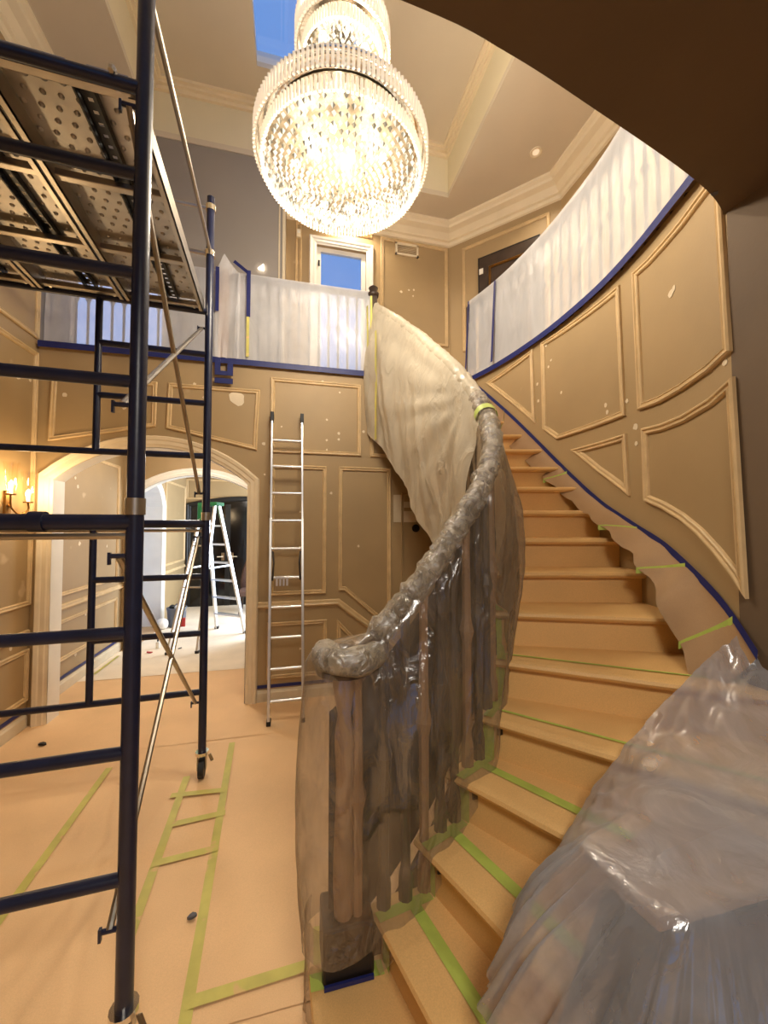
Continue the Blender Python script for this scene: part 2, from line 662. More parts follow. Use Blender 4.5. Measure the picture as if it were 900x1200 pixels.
# door casing (trim): molded band around the opening
oc = [(OX0, 0)] + list(reversed(ar)) + [(OX1, 0)]
CAS = [(0.0, 0.0), (0.0, 0.012), (0.02, 0.016), (0.03, 0.024), (0.06, 0.026), (0.07, 0.034), (0.095, 0.040), (0.105, 0.03), (0.11, 0.0)]
t1 = moulding(oc, f_back, None, 1.0, False, 'casing', 'trim_1', CAS)
struct(t1, 'cream molded casing around the large arched doorway', 'trim')
# jamb lining
jl = MB()
inn = [(OX0, 0)] + list(reversed(ar)) + [(OX1, 0)]
inn = [(OX0 + 0.005, 0)] + [(s, h - 0.005) for s, h in reversed(ar)] + [(OX1 - 0.005, 0)]
jl.grid([[f_back(s, h, 0.012), f_back(s, h, -0.165)] for s, h in inn])
jl.build('jamb_lining', 'white', t1, recalc=False)


def px_back(*pp):
    return [(aty(u, v, WY).x, aty(u, v, WY).z) for u, v in pp]


def square_up(q):
    """tidy a measured four-sided panel into a true rectangle"""
    x0 = (q[0][0] + q[3][0]) / 2
    x1 = (q[1][0] + q[2][0]) / 2
    z1 = (q[0][1] + q[1][1]) / 2
    z0 = (q[2][1] + q[3][1]) / 2
    return [(x0, z0), (x1, z0), (x1, z1), (x0, z1)]


def px_rect(a, b_, c, d):
    return square_up(px_back(a, b_, c, d))


for q in ([(62, 422), (185, 433), (183, 500), (57, 517)], [(198, 435), (305, 443), (301, 528), (195, 502)]):
    p = px_back(*q)
    zt = 3.03
    moulding([(p[0][0], zt), (p[1][0], zt), p[2], p[3]], f_back, wb)
moulding(px_rect((317, 443), (423, 451), (423, 535), (317, 530)), f_back, wb)
moulding(px_rect((434, 501), (478, 503), (478, 537), (434, 536)), f_back, wb)
moulding(px_rect((317, 545), (383, 546), (382, 696), (316, 697)), f_back, wb)
p = px_back((397, 547), (458, 549), (459, 738), (396, 692))
zt = (p[0][1] + p[1][1]) / 2
moulding([(p[0][0], zt), (p[1][0], zt), (p[1][0], p[2][1]), (p[0][0] + 0.06, p[3][1]), (p[0][0], p[3][1])], f_back, wb)
p = px_rect((313, 728), (383, 727), (383, 793), (312, 793))
moulding(p, f_back, wb)
moulding([(p[1][0] + 0.1, p[0][1]), (p[1][0] + 0.6, p[0][1]), (p[1][0] + 0.1, p[2][1])], f_back, wb)
# chair rail running down to follow the stair
a = px_back((301, 713), (395, 709), (470, 765))
CH = [(0.0, 0.0), (0.0, 0.02), (0.015, 0.03), (0.03, 0.02), (0.05, 0.02), (0.058, 0.012), (0.06, 0.0)]
moulding([a[0], (a[1][0], a[0][1]), (a[2][0], a[2][1])], f_back, wb, 1, False, 'mold', 'chair_rail', CH)
# door under the stair: jamb line, bore hole, bare patch
p = px_back((470, 560), (540, 560), (540, 800), (470, 800))
moulding([(p[0][0], 0.1), (p[0][0] + 0.75, 0.1), (p[0][0] + 0.75, 2.05), (p[0][0], 2.05)], f_back, wb, 0.6, True, 'wall', 'door_edge')
c = aty(487, 619, WY)
MB().tube([(c.x, WY - 0.002, c.z), (c.x, WY - 0.012, c.z)], [0.042, 0.042], 16).build('lock_bore', 'black', wb)
q = px_back((461, 580), (461, 612), (488, 612), (488, 599), (473, 599), (473, 580))
MB().prism(q, f_back, 0.003, 0.006).build('primer_patch', 'pale', wb)
q = px_back((473, 588), (486, 588), (486, 595), (473, 595))
MB().prism(q, f_back, 0.003, 0.006).build('primer_patch', 'pale', wb)


def patch(fn, s, h, r, parent, mat='spackle', n=14, flat=1.0):
    mb = MB()
    sd = random.random() * 50
    pts = []
    for k in range(n):
        an = 2 * math.pi * k / n
        rr = r * (0.8 + 0.35 * noise.noise(V((math.cos(an) * 1.3, math.sin(an) * 1.3, sd))) + 0.1 * random.random())
        pts.append((s + rr * math.cos(an), h + rr * flat * math.sin(an)))
    mb.prism(pts, fn, 0.0015, 0.003)
    return mb.build('spackle_patch', mat, parent)


for (u, v, r) in [(277, 467, 0.085), (378, 447, 0.014), (398, 460, 0.012), (383, 492, 0.014), (397, 508, 0.016), (397, 515, 0.014), (383, 516, 0.013), (383, 527, 0.012), (398, 530, 0.013), (426, 506, 0.016), (309, 520, 0.02), (388, 578, 0.016), (310, 556, 0.012), (240, 466, 0.02), (76, 463, 0.022), (146, 478, 0.02), (330, 500, 0.01), (228, 450, 0.016), (352, 600, 0.012), (420, 640, 0.014), (352, 760, 0.014)]:
    c = aty(u, v, WY)
    patch(f_back, c.x, c.z, r, wb)

# baseboard with blue masking above it
BASE = [(0.0, 0.0), (0.0, 0.018), (0.09, 0.018), (0.105, 0.010), (0.115, 0.008), (0.12, 0.0)]


def baseboard(name, s0, s1, fn, label, flip=False, hh=0.12):
    pts = [(s1, 0.0), (s0, 0.0)] if flip else [(s0, 0.0), (s1, 0.0)]
    o = moulding(pts, fn, None, 1, False, 'pale', name, BASE)
    struct(o, label, 'baseboard')
    a_, c_ = min(s0, s1), max(s0, s1)
    MB().prism([(a_, 0.135), (c_, 0.135), (c_, 0.165), (a_, 0.165)], fn, 0.002, 0.008).build('tape_strip', 'blue', o)
    return o


baseboard('baseboard_back', OX1 + 0.11, 1.0, f_back, 'pale baseboard with blue tape right of the arched doorway')

# ------------------------------------------------------------------ left wall, two storeys
wl = MB().box((WX - 0.14, -2.4, 0), (WX, 4.20, CEIL)).build('wall_left', 'wall')
struct(wl, 'tall tan panelled wall carrying the glass sconce', 'wall')
yR = atx(44, 398, WX).y
yr2 = atx(31, 650, WX).y
hA = atx(44, 398, WX).z  # bright and dim faces at random imitate the play of light in glass
hB = atx(44, 414, WX).z
hC = atx(27, 711, WX).z
for (y0, y1) in ((yR - 1.15, yR), (yR - 2.5, yR - 1.35)):
    moulding([(y0, hA), (y1, hA), (y1, CURB + 1.75), (y0, CURB + 1.75)], f_left, wl)
    moulding([(y0, hC), (y1, hC), (y1, hB), (y0, hB)], f_left, wl)
    moulding([(y0, 0.22), (y1, 0.22), (y1, 0.66), (y0, 0.66)], f_left, wl)
moulding([(-2.3, 0.76), (3.9, 0.76)], f_left, wl, 1, False, 'mold', 'chair_rail', CH)
for (u, v, r) in [(21, 441, 0.03), (35, 445, 0.02), (12, 760, 0.02), (6, 560, 0.02), (30, 630, 0.015)]:
    c = atx(u, v, WX)
    patch(f_left, c.y, c.z, r, wl)
baseboard('baseboard_left', -2.3, 3.90, f_left, 'pale baseboard with blue tape below the glass sconce')

# ------------------------------------------------------------------ passage behind the doorway and the far room
PXL = -2.27


def f_pass(s, h, d):
    return (PXL + d, s, h)


wp = MB().box((PXL - 0.12, WY + 0.16, 0), (PXL, 6.02, 2.75)).build('wall_passage', 'wall')
struct(wp, 'tan passage wall with chair rail behind the scaffold', 'wall')
moulding([(4.2, 0.98), (5.85, 0.98), (5.85, 2.5), (4.2, 2.5)], f_pass, wp)
moulding([(4.2, 0.32), (5.85, 0.32), (5.85, 0.74), (4.2, 0.74)], f_pass, wp)
moulding([(4.1, 0.84), (6.0, 0.84)], f_pass, wp, 1, False, 'mold', 'chair_rail', CH)
for (u, v, r) in [(91, 570, 0.025), (94, 630, 0.02), (93, 637, 0.03), (88, 766, 0.03), (110, 700, 0.02), (131, 682, 0.02), (88, 560, 0.02), (125, 640, 0.02), (100, 720, 0.02)]:
    c = atx(u, v, PXL)
    patch(f_pass, c.y, c.z, r, wp)
baseboard('baseboard_passage', WY + 0.17, 6.0, f_pass, 'pale baseboard with blue tape along the passage wall')
wpr = MB().box((-0.40, WY + 0.16, 0), (-0.28, 6.02, 2.75)).build('wall_passage_right', 'wall')
struct(wpr, 'tan passage wall opposite the chair rail', 'wall')
cp = MB().box((PXL - 0.1, WY + 0.16, 2.75), (0.9, 9.1, 2.83)).build('ceiling_passage', 'ceil')
struct(cp, 'cream ceiling above the passage and the far room', 'ceiling')

# second arch
A2Y = 6.02
apx = aty(216, 554, A2Y)
q0 = aty(150, 590, A2Y)
q1 = aty(293, 579, A2Y)
a2 = arch(-2.12, -0.50, 2.13, apx.z - 2.13 - 0.03)


def f_arch2(s, h, d):
    return (s, A2Y - d, h)


poly = [(-2.4, 0), (-2.12, 0)] + list(reversed(a2)) + [(-0.50, 0), (0.0, 0), (0.0, 2.75), (-2.4, 2.75)]
wa2 = MB().prism(poly, f_arch2, 0, -0.14).build('wall_arch', 'wall')
struct(wa2, 'tan wall with the second white arch at the passage end', 'wall')
t2 = moulding([(-2.12, 0)] + list(reversed(a2)) + [(-0.50, 0)], f_arch2, None, 0.95, False, 'white', 'trim_2', CAS)
struct(t2, 'white molded casing of the second arch', 'trim')
MB().grid([[f_arch2(s, h, 0.012), f_arch2(s, h, -0.145)] for s, h in [(-2.115, 0)] + [(s, h - 0.005) for s, h in reversed(a2)] + [(-0.505, 0)]]).build('jamb_lining', 'white', t2, recalc=False)

# far room: left wall with arched window, end wall with black glazed doors
FX, FY = -2.16, 8.78


def f_far(s, h, d):
    return (FX + d, s, h)


w0 = atx(163, 650, FX).y
w1 = atx(189, 650, FX).y
wa = arch(w0, w1, 2.02, 0.36, 14)
poly = [(6.16, 0), (w0, 0), (w0, 0.02)] + list(reversed(wa)) + [(w1, 0.02), (w1, 0), (FY, 0), (FY, 2.75), (6.16, 2.75)]
wf = MB().prism(poly, f_far, 0, -0.5).build('wall_far_left', 'wall')
struct(wf, 'tan far room wall with the daylit arched window', 'wall')
wyl = atx(216, 640, FX).y
moulding([(w1 + 0.16, 0.98), (FY - 0.08, 0.98), (FY - 0.08, 2.5), (w1 + 0.16, 2.5)], f_far, wf)
moulding([(w1 + 0.1, 0.84), (FY, 0.84)], f_far, wf, 1, False, 'mold', 'chair_rail', CH)
wo = [(w0, 0.0)] + list(reversed(wa)) + [(w1, 0.0)]
wi = moulding(wo, f_far, None, 0.9, False, 'white', 'window_1', CAS)
struct(wi, 'white arched window full of pale daylight in the far room', 'window')
MB().grid([[f_far(s, h - 0.004, 0.012), f_far(s, h - 0.004, -0.5)] for s, h in [(w0 + 0.004, 0.0)] + [(w0 + 0.004 + (s - w0) * ((w1 - w0 - 0.008) / (w1 - w0)), h) for s, h in reversed(wa)] + [(w1 - 0.004, 0.0)]]).build('reveal', 'white', wi, recalc=False)
MB().prism(wo, f_far, -0.46, -0.47).build('pane', 'glass', wi)
for s in (w0 + (w1 - w0) / 2,):
    MB().bar(f_far(s, 0, -0.45), f_far(s, 2.35, -0.45), 0.04, 0.04).build('mullion', 'white', wi)
for h in (0.9, 1.6, 2.05):
    MB().bar(f_far(w0, h, -0.45), f_far(w1, h, -0.45), 0.035, 0.04).build('mullion', 'white', wi)
ws = MB().box((FX - 0.12, FY, 0), (1.0, FY + 0.14, 2.75)).build('wall_far_end', 'wall')
struct(ws, 'tan end wall of the far room around the black doors', 'wall')


def f_end(s, h, d):
    return (s, FY - d, h)


dx0, dx1 = aty(224, 650, FY).x, 0.2
da = arch(dx0, dx1, 2.08, 0.14, 12)
dpoly = [(dx0, 0)] + list(reversed(da)) + [(dx1, 0)]
d1 = thing('door_1', ((dx0 + dx1) / 2, FY, 0), 'black glazed double doors at the end of the far room', 'door', kind='structure')
MB().prism(dpoly, f_end, 0.005, 0.03).build('pane', 'night', d1)
moulding(dpoly, f_end, d1, 1.0, False, 'black', 'frame', CAS)
dm = aty(267, 650, FY).x
MB().box((dm - 0.05, FY - 0.045, 0), (dm + 0.05, FY - 0.03, 2.15)).build('meeting_stile', 'black', d1)
for s in (-1, 1):
    hb = MB()
    hb.box((dm + s * 0.09 - 0.03, FY - 0.05, 0.96), (dm + s * 0.09 + 0.03, FY - 0.03, 1.12))
    hb.tube([(dm + s * 0.09, FY - 0.07, 1.04), (dm + s * 0.20, FY - 0.08, 1.04)], 0.014, 8)
    hb.build('door_handle', 'chrome', d1)
moulding([(FX, 2.25), (0.9, 2.25), (0.9, 2.68), (FX, 2.68)], f_end, ws)

# ------------------------------------------------------------------ upper storey: floor slab edge, walls, ceiling
uf = MB().box((WX, WY + 0.16, FL2 - 0.2), (2.95, UY, FL2)).build('floor_upper', 'floor')
struct(uf, 'upper landing floor behind the balcony railing', 'floor')
t3 = MB().box((WX, WY - 0.03, CURB), (0.86, WY + 0.15, CURB + 0.03)).build('trim_3', 'mold')
struct(t3, 'tan balcony curb under the plastic-wrapped railing', 'trim')
bt = MB()
bt.prism([(WX + 0.02, CURB - 0.03), (0.83, CURB - 0.03), (0.83, CURB + 0.025), (WX + 0.02, CURB + 0.025)], f_back, 0.041, 0.045)
bt.build('tape_strip', 'blue', t3)

gx1 = aty(334, 330, 4.22).x
gw = MB().box((WX, 4.20, FL2), (gx1, 4.34, CEIL)).build('wall_upper_grey', 'grey')
struct(gw, 'plain grey upper wall behind the scaffold top', 'wall')
MB().box((gx1 - 0.07, 4.185, FL2), (gx1 - 0.055, 4.2, CEIL - 0.02)).build('corner_bead', 'pale', gw)
MB().box((gx1 - 0.03, 4.185, FL2), (gx1 - 0.0, 4.2, CEIL - 0.02)).build('corner_bead', 'pale', gw)
# dusk window low in the grey wall behind the left railing
w2 = thing('window_2', (-1.7, 4.19, FL2), 'blue dusk window behind the left end of the balcony railing', 'window', kind='structure')


def f_grey(s, h, d):
    return (s, 4.2 - d, h)


gwx0, gwx1 = WX + 0.10, aty(196, 380, 4.2).x
moulding([(gwx0, FL2 + 0.15), (gwx1, FL2 + 0.15), (gwx1, FL2 + 1.2), (gwx0, FL2 + 1.2)], f_grey, w2, 1.2, True, 'white', 'window_frame')
m, nt, b = new_mat('dusk_pane')
b.inputs['Base Color'].default_value = (0.02, 0.03, 0.06, 1)
b.inputs['Emission Color'].default_value = (0.33, 0.50, 0.95, 1)
b.inputs['Emission Strength'].default_value = 0.9
M['dusk'] = m
MB().prism([(gwx0, FL2 + 0.15), (gwx1, FL2 + 0.15), (gwx1, FL2 + 1.2), (gwx0, FL2 + 1.2)], f_grey, 0.002, 0.006).build('pane', 'dusk', w2)

# door to the outside in the upper back wall
ddx0, ddx1 = aty(371, 330, UY).x, aty(429, 330, UY).x
ddz = aty(400, 291, UY).z
ucx = 2.03
poly = [(gx1, FL2), (ddx0, FL2), (ddx0, ddz), (ddx1, ddz), (ddx1, FL2), (ucx, FL2), (ucx, CEIL), (gx1, CEIL)]
wu = MB().prism(poly, f_up, 0, -0.14).build('wall_upper_back', 'wall')
struct(wu, 'tan panelled upper wall around the blue glazed door', 'wall')
MB().box((gx1 - 0.02, 4.34, FL2), (gx1, UY, CEIL)).build('return_face', 'wall', wu)
door2 = thing('door_2', ((ddx0 + ddx1) / 2, UY, FL2), 'white framed door with blue dusk glass on the landing', 'door', kind='structure')
moulding([(ddx0, FL2), (ddx0, ddz), (ddx1, ddz), (ddx1, FL2)], f_up, door2, 0.85, False, 'white', 'casing', CAS)
mb = MB()
ww = 0.055
for bx in ((ddx0, FL2, ddx0 + ww, ddz), (ddx1 - ww, FL2, ddx1, ddz), (ddx0 + ww, ddz - ww, ddx1 - ww, ddz), (ddx0 + ww, FL2, ddx1 - ww, FL2 + 0.2)):
    mb.box((bx[0], UY + 0.04, bx[1]), (bx[2], UY + 0.08, bx[3]))
mb.build('door_frame', 'white', door2)
MB().box((ddx0 + ww, UY + 0.055, FL2 + 0.2), (ddx1 - ww, UY + 0.062, ddz - ww)).build('pane', 'glass', door2)
c = aty(371, 306, UY)
MB().box((c.x + 0.02, UY + 0.015, c.z - 0.03), (c.x + 0.04, UY + 0.04, c.z + 0.03)).build('hinge', 'black', door2)


def px_up(a_, b_, c_, d_):
    return square_up([(aty(u, v, UY).x, aty(u, v, UY).z) for u, v in (a_, b_, c_, d_)])


moulding(px_up((446, 279), (524, 291), (525, 405), (446, 400)), f_up, wu)
moulding(px_up((364, 262), (436, 272), (436, 278), (364, 269)), f_up, wu, 0.6)
moulding(px_up((346, 260), (353, 261), (353, 420), (346, 420)), f_up, wu, 0.6)
a = aty(530, 420, UY)
moulding([(ddx1 + 0.1, a.z - 0.05), (ucx, a.z - 0.05)], f_up, wu, 1, False, 'mold', 'chair_rail', CH)
for (u, v, r) in [(479, 340, 0.015), (485, 340, 0.015), (484, 347, 0.012), (470, 342, 0.02)]:
    c = aty(u, v, UY)
    patch(f_up, c.x, c.z, r, wu)

# chamfer wall and upper right wall
ch0, ch1 = V((ucx, UY)), V((2.97, 3.68))
cd = (ch1 - ch0)
cl = cd.length
cd.normalize()
cn = V((cd.y, -cd.x))
if cn.dot(V((-1, -1))) < 0:
    cn = -cn


def f_ch(s, h, d):
    p_ = ch0 + cd * s + cn * d
    return (p_.x, p_.y, h)


wc = MB().prism([(0, FL2), (cl, FL2), (cl, CEIL), (0, CEIL)], f_ch, 0, -0.14).build('wall_upper_angled', 'wall')
struct(wc, 'tan angled upper wall with the dark door', 'wall')


def on_ch(u, v):
    d = ray(u, v)
    n3 = V((cn.x, cn.y, 0))
    t = (V((ch0.x, ch0.y, 0)) - _c).dot(n3) / d.dot(n3)
    p_ = _c + d * t
    return ((V((p_.x, p_.y)) - ch0).dot(cd), p_.z)


d3a, d3b = on_ch(561, 303), on_ch(612, 286)
pz = on_ch(542, 292)
moulding([(pz[0], FL2 + 0.9), (cl - 0.12, FL2 + 0.9), (cl - 0.12, pz[1]), (pz[0], pz[1])], f_ch, wc)
d3 = thing('door_3', f_ch((d3a[0] + cl) / 2, FL2, 0), 'dark wooden door on the angled upper wall', 'door', kind='structure')
dz = (d3a[1] + d3b[1]) / 2
e1 = min(cl - 0.2, d3a[0] + 0.75)
MB().prism([(d3a[0], FL2), (e1, FL2), (e1, dz), (d3a[0], dz)], f_ch, 0.004, 0.03).build('door_leaf', 'wood', d3)
moulding([(d3a[0], FL2), (e1, FL2), (e1, dz), (d3a[0], dz)], f_ch, d3, 1.1, True, 'black', 'frame', [(w_, d_ + 0.012) for w_, d_ in MOLD])
moulding([(d3a[0] + 0.14, FL2 + 0.2), (e1 - 0.12, FL2 + 0.2), (e1 - 0.12, dz - 0.16), (d3a[0] + 0.14, dz - 0.16)], f_ch, d3, 0.7, True, 'brass', 'door_molding', [(w_, d_ + 0.028) for w_, d_ in MOLD])
q = on_ch(565, 320)
MB().prism([(q[0] - 0.025, q[1] - 0.035), (q[0] + 0.025, q[1] - 0.035), (q[0] + 0.025, q[1] + 0.035), (q[0] - 0.025, q[1] + 0.035)], f_ch, 0.03, 0.04).build('notice_tag', 'white', d3)
wr2 = MB().box((2.97, -2.4, FL2), (3.1, 3.68, CEIL)).build('wall_upper_right', 'wall')
struct(wr2, 'tan upper wall beyond the curved railing', 'wall')
moulding([(0.5, FL2 + 0.9), (3.4, FL2 + 0.9), (3.4, 5.2), (0.5, 5.2)], lambda s, h, d: (2.97 - d, s, h), wr2)

# crown molding of the upper room
CRN = [(0.0, 0.0), (0.0, 0.20), (-0.03, 0.20), (-0.05, 0.17), (-0.075, 0.16), (-0.10, 0.10), (-0.15, 0.055), (-0.165, 0.055), (-0.175, 0.03), (-0.21, 0.022), (-0.22, 0.0)]


def crown_run(path, name, label):
    """path of wall corners (x, y) seen from above, room on the left of travel"""
    rows = []
    n = len(path)
    for i in range(n):
        p_ = V(path[i])
        a_ = V(path[i - 1]) if i else p_ - (V(path[1]) - p_)
        c_ = V(path[i + 1]) if i < n - 1 else p_ + (p_ - V(path[i - 1]))
        e1_, e2_ = (p_ - a_).normalized(), (c_ - p_).normalized()
        n1, n2 = V((-e1_.y, e1_.x)), V((-e2_.y, e2_.x))
        mm = (n1 + n2) / (1 + n1.dot(n2))
        rows.append([(p_.x + mm.x * d_, p_.y + mm.y * d_, CEIL + z_) for z_, d_ in CRN])
    o = MB().grid(rows).build(name, 'crown', None)
    return struct(o, label, 'crown molding')


crown_run([(2.97, -2.4), (2.97, 3.68), (ucx, UY), (gx1, UY)], 'trim_4', 'cream crown molding of the angled upper walls')
crown_run([(WX, 4.2), (WX, -2.4)], 'trim_5', 'cream crown molding along the tall left wall')

# ceiling with raised recess and skylight
RX0, RX1, RY0, RY1, RZ = -1.40, 1.80, 0.2, 4.19, 6.22
ce = MB().box((WX, -2.4, CEIL), (RX0, UY, CEIL + 0.06)).box((RX1, -2.4, CEIL), (3.1, UY, CEIL + 0.06)).box((RX0, -2.4, CEIL), (RX1, RY0, CEIL + 0.06)).box((RX0, RY1, CEIL), (RX1, UY, CEIL + 0.06)).build('ceiling', 'ceil')
struct(ce, 'cream ceiling with deep raised recess above the chandelier', 'ceiling')
mb = MB()
mb.box((RX0 - 0.06, RY0 - 0.06, CEIL + 0.06), (RX0, RY1 + 0.06, RZ)).box((RX1, RY0 - 0.06, CEIL + 0.06), (RX1 + 0.06, RY1 + 0.06, RZ))
mb.box((RX0, RY0 - 0.06, CEIL + 0.06), (RX1, RY0, RZ)).box((RX0, RY1, CEIL + 0.06), (RX1, RY1 + 0.06, RZ))
mb.build('recess_side', 'recess', ce)
rb = MB()
for z0, d_ in ((RZ - 0.10, 0.03), (RZ - 0.06, 0.06), (RZ - 0.03, 0.09)):
    rb.box((RX0, RY0, z0), (RX0 + d_, RY1, RZ)).box((RX1 - d_, RY0, z0), (RX1, RY1, RZ)).box((RX0 + d_, RY0, z0), (RX1 - d_, RY0 + d_, RZ)).box((RX0 + d_, RY1 - d_, z0), (RX1 - d_, RY1, RZ))
rb.build('recess_molding', 'crown', ce, recalc=False)
kc = atz(301, 77, RZ)
SX0, SX1, SY0, SY1 = kc.x, 0.22, 0.9, kc.y
mb = MB()
mb.box((RX0, RY0, RZ), (SX0, RY1, RZ + 0.05)).box((SX1, RY0, RZ), (RX1, RY1, RZ + 0.05)).box((SX0, RY0, RZ), (SX1, SY0, RZ + 0.05)).box((SX0, SY1, RZ), (SX1, RY1, RZ + 0.05))
mb.build('recess_top', 'ceil', ce)
sk = MB()
sk.box((SX0, SY0, RZ + 0.05), (SX0 - 0.04, SY1, RZ + 0.16)).box((SX1, SY0, RZ + 0.05), (SX1 + 0.04, SY1, RZ + 0.16)).box((SX0, SY0 - 0.04, RZ + 0.05), (SX1, SY0, RZ + 0.16)).box((SX0, SY1, RZ + 0.05), (SX1, SY1 + 0.04, RZ + 0.16))
sk = sk.build('window_3', 'white')
struct(sk, 'blue skylight in the raised ceiling recess', 'window')
MB().box((SX0, SY0, RZ + 0.11), (SX1, SY1, RZ + 0.118)).build('pane', 'glass', sk)

# ------------------------------------------------------------------ curved stair wall
WPL = [V(p) for p in ((1.745, 1.17), (1.83, 1.42), (1.935, 1.75), (2.01, 2.1), (2.045, 2.5), (2.045, 2.85), (2.01, 3.25), (1.95, 3.58), (1.885, 3.82))]
WP = cr([(p.x, p.y, 0) for p in WPL], 8)
WS = [0.0]
for i in range(1, len(WP)):
    WS.append(WS[-1] + (WP[i] - WP[i - 1]).length)
WLEN = WS[-1]


def wall_at(s):
    s_ = min(max(s, 0), WLEN)
    i = 0
    while i < len(WS) - 2 and WS[i + 1] < s_:
        i += 1
    t = (s_ - WS[i]) / (WS[i + 1] - WS[i])
    p_ = WP[i].lerp(WP[i + 1], t)
    a_ = WP[max(0, i - 1)]
    b2 = WP[min(len(WP) - 1, i + 2)]
    d = (b2 - a_).normalized()
    if s < 0 or s > WLEN:
        p_ = p_ + d * (s - s_)
    return p_, V((-d.y, d.x, 0))      # point, normal into the stair


def f_cw(s, h, d):
    p_, n_ = wall_at(s)
    return (p_.x + n_.x * d, p_.y + n_.y * d, h)


def on_cw(u, v, off=0.0):
    d = ray(u, v)
    best = None
    N_ = 160
    prev = None
    for i in range(N_ + 1):
        s = -0.3 + (WLEN + 0.6) * i / N_
        q_ = f_cw(s, 0, off)
        cr_ = d.x * q_[1] - d.y * q_[0]
        if prev is not None and (prev[0] <= 0) != (cr_ <= 0):
            t = prev[0] / (prev[0] - cr_)
            s2 = prev[1] + (s - prev[1]) * t
            q2 = f_cw(s2, 0, off)
            k = q2[1] / d.y
            if k > 0:
                best = (s2, EYE + d.z * k)
        prev = (cr_, s)
    return best


mb = MB()
rows = []
N_ = 60
for i in range(N_ + 1):
    s = WLEN * i / N_
    rows.append([f_cw(s, 0, 0), f_cw(s, CURB, 0), f_cw(s, CURB, -0.14), f_cw(s, 0, -0.14)])
mb.grid(rows)
wr = mb.build('wall_right', 'wall', smooth='auto')
struct(wr, 'curved tan panelled wall rising beside the stairs', 'wall')


def cw_panel(pp, closed=True, **k):
    q_ = [on_cw(u, v) for u, v in pp]
    return moulding(dense(q_, 0.09, closed), f_cw, wr, closed=closed, **k)


cw_panel([(570, 449), (625, 409), (628, 496)])
cw_panel([(635, 402), (727, 334), (734, 487), (654, 515), (637, 503)])
cw_panel([(743, 320), (762, 302), (780, 282), (800, 258), (819, 232), (846, 196), (859, 411), (832, 436), (800, 458), (775, 472), (750, 481)])
cw_panel([(670, 527), (735, 508), (739, 581), (702, 553)])
cw_panel([(754, 502), (778, 496), (802, 486), (833, 467), (862, 441), (878, 702), (861, 676), (840, 649), (820, 627), (800, 610), (779, 597), (757, 587)])
for (u, v, r) in [(787, 343, 0.03), (790, 338, 0.02), (640, 405, 0.02), (646, 422, 0.015), (710, 475, 0.02), (712, 483, 0.02), (690, 500, 0.02), (735, 470, 0.02), (745, 500, 0.03), (746, 520, 0.02), (630, 450, 0.02), (631, 470, 0.02), (643, 430, 0.015), (850, 425, 0.02), (658, 460, 0.015)]:
    q_ = on_cw(u, v)
    patch(f_cw, q_[0], q_[1], r * 0.8, wr)
cap = MB().grid([[f_cw(WLEN * i / 40, CURB, 0.03), f_cw(WLEN * i / 40, CURB + 0.03, 0.03), f_cw(WLEN * i / 40, CURB + 0.03, -0.14), f_cw(WLEN * i / 40, CURB, -0.14)] for i in range(41)])
t6 = cap.build('trim_6', 'mold')
struct(t6, 'curved tan curb under the plastic-wrapped upper railing', 'trim')
MB().grid([[f_cw(WLEN * i / 40, CURB - 0.025, 0.042), f_cw(WLEN * i / 40, CURB + 0.025, 0.042)] for i in range(41)]).build('tape_strip', 'blue', t6, recalc=False)
uf2 = MB()
uf2.grid([[f_cw(WLEN * i / 20, FL2, -0.14), (3.0, 1.0 + 2.9 * i / 20, FL2)] for i in range(21)])
uf2 = uf2.build('floor_upper_side', 'floor', recalc=False)
struct(uf2, 'upper floor beyond the curved railing', 'floor')

# kraft paper hanging over the stair skirt, blue tape along its top
TPX = [(553, 447), (575, 465), (600, 487), (654, 540), (703, 586), (745, 615), (785, 641), (830, 683), (860, 718), (893, 768)]
BPX = [(556, 470), (572, 492), (590, 518), (630, 552), (674, 592), (702, 612), (735, 645), (768, 690), (795, 745), (826, 812)]
tp = [on_cw(u, v) for u, v in TPX]
bpq = [on_cw(u, v, 0.13) for u, v in BPX]
tpc = cr([(a_[0], a_[1], 0) for a_ in tp], 8)
bpc = cr([(a_[0], a_[1], 0) for a_ in bpq], 8)
rows = []
for i in range(len(tpc)):
    r_ = []
    for j in range(9):
        t = j / 8
        s = tpc[i].x * (1 - t) + bpc[i].x * t
        h = tpc[i].y * (1 - t) + bpc[i].y * t
        off = 0.012 + 0.125 * t ** 1.6 + t * 0.03 * noise.noise(V((s * 6, h * 2, 3))) + t * 0.014 * math.sin(s * 31)
        if j == 8:
            h += 0.02 * noise.noise(V((s * 14, 0, 9)))
        r_.append(f_cw(s, h, off))
    rows.append(r_)
kp = MB().grid(rows).build('masking_paper', 'skirt', None, smooth=True, recalc=False)
tag(kp, 'brown kraft paper strip taped along the curved stair wall', 'paper')
MB().grid([[f_cw(q_.x, q_.y - 0.02, 0.018), f_cw(q_.x, q_.y + 0.018, 0.014)] for q_ in tpc]).build('tape_strip', 'blue', kp, recalc=False)
for i in (14, 26, 41, 52, 65):
    seg = []
    for j in range(9):
        P0, P1 = V(rows[i][j]), V(rows[i + 1][j])
        n_ = wall_at(tpc[i].x)[1]
        seg.append([P0 + n_ * 0.006 + V((0, 0, 0.005)), P1 + n_ * 0.006 + V((0, 0, 0.005)) * (1 if i < 30 else 0)])
    wdt = 0.032
    seg = [[a_, a_ + V((0, 0, -wdt))] for a_, c_ in seg]
    MB().grid(seg).build('tape_strip', 'green', kp, recalc=False)

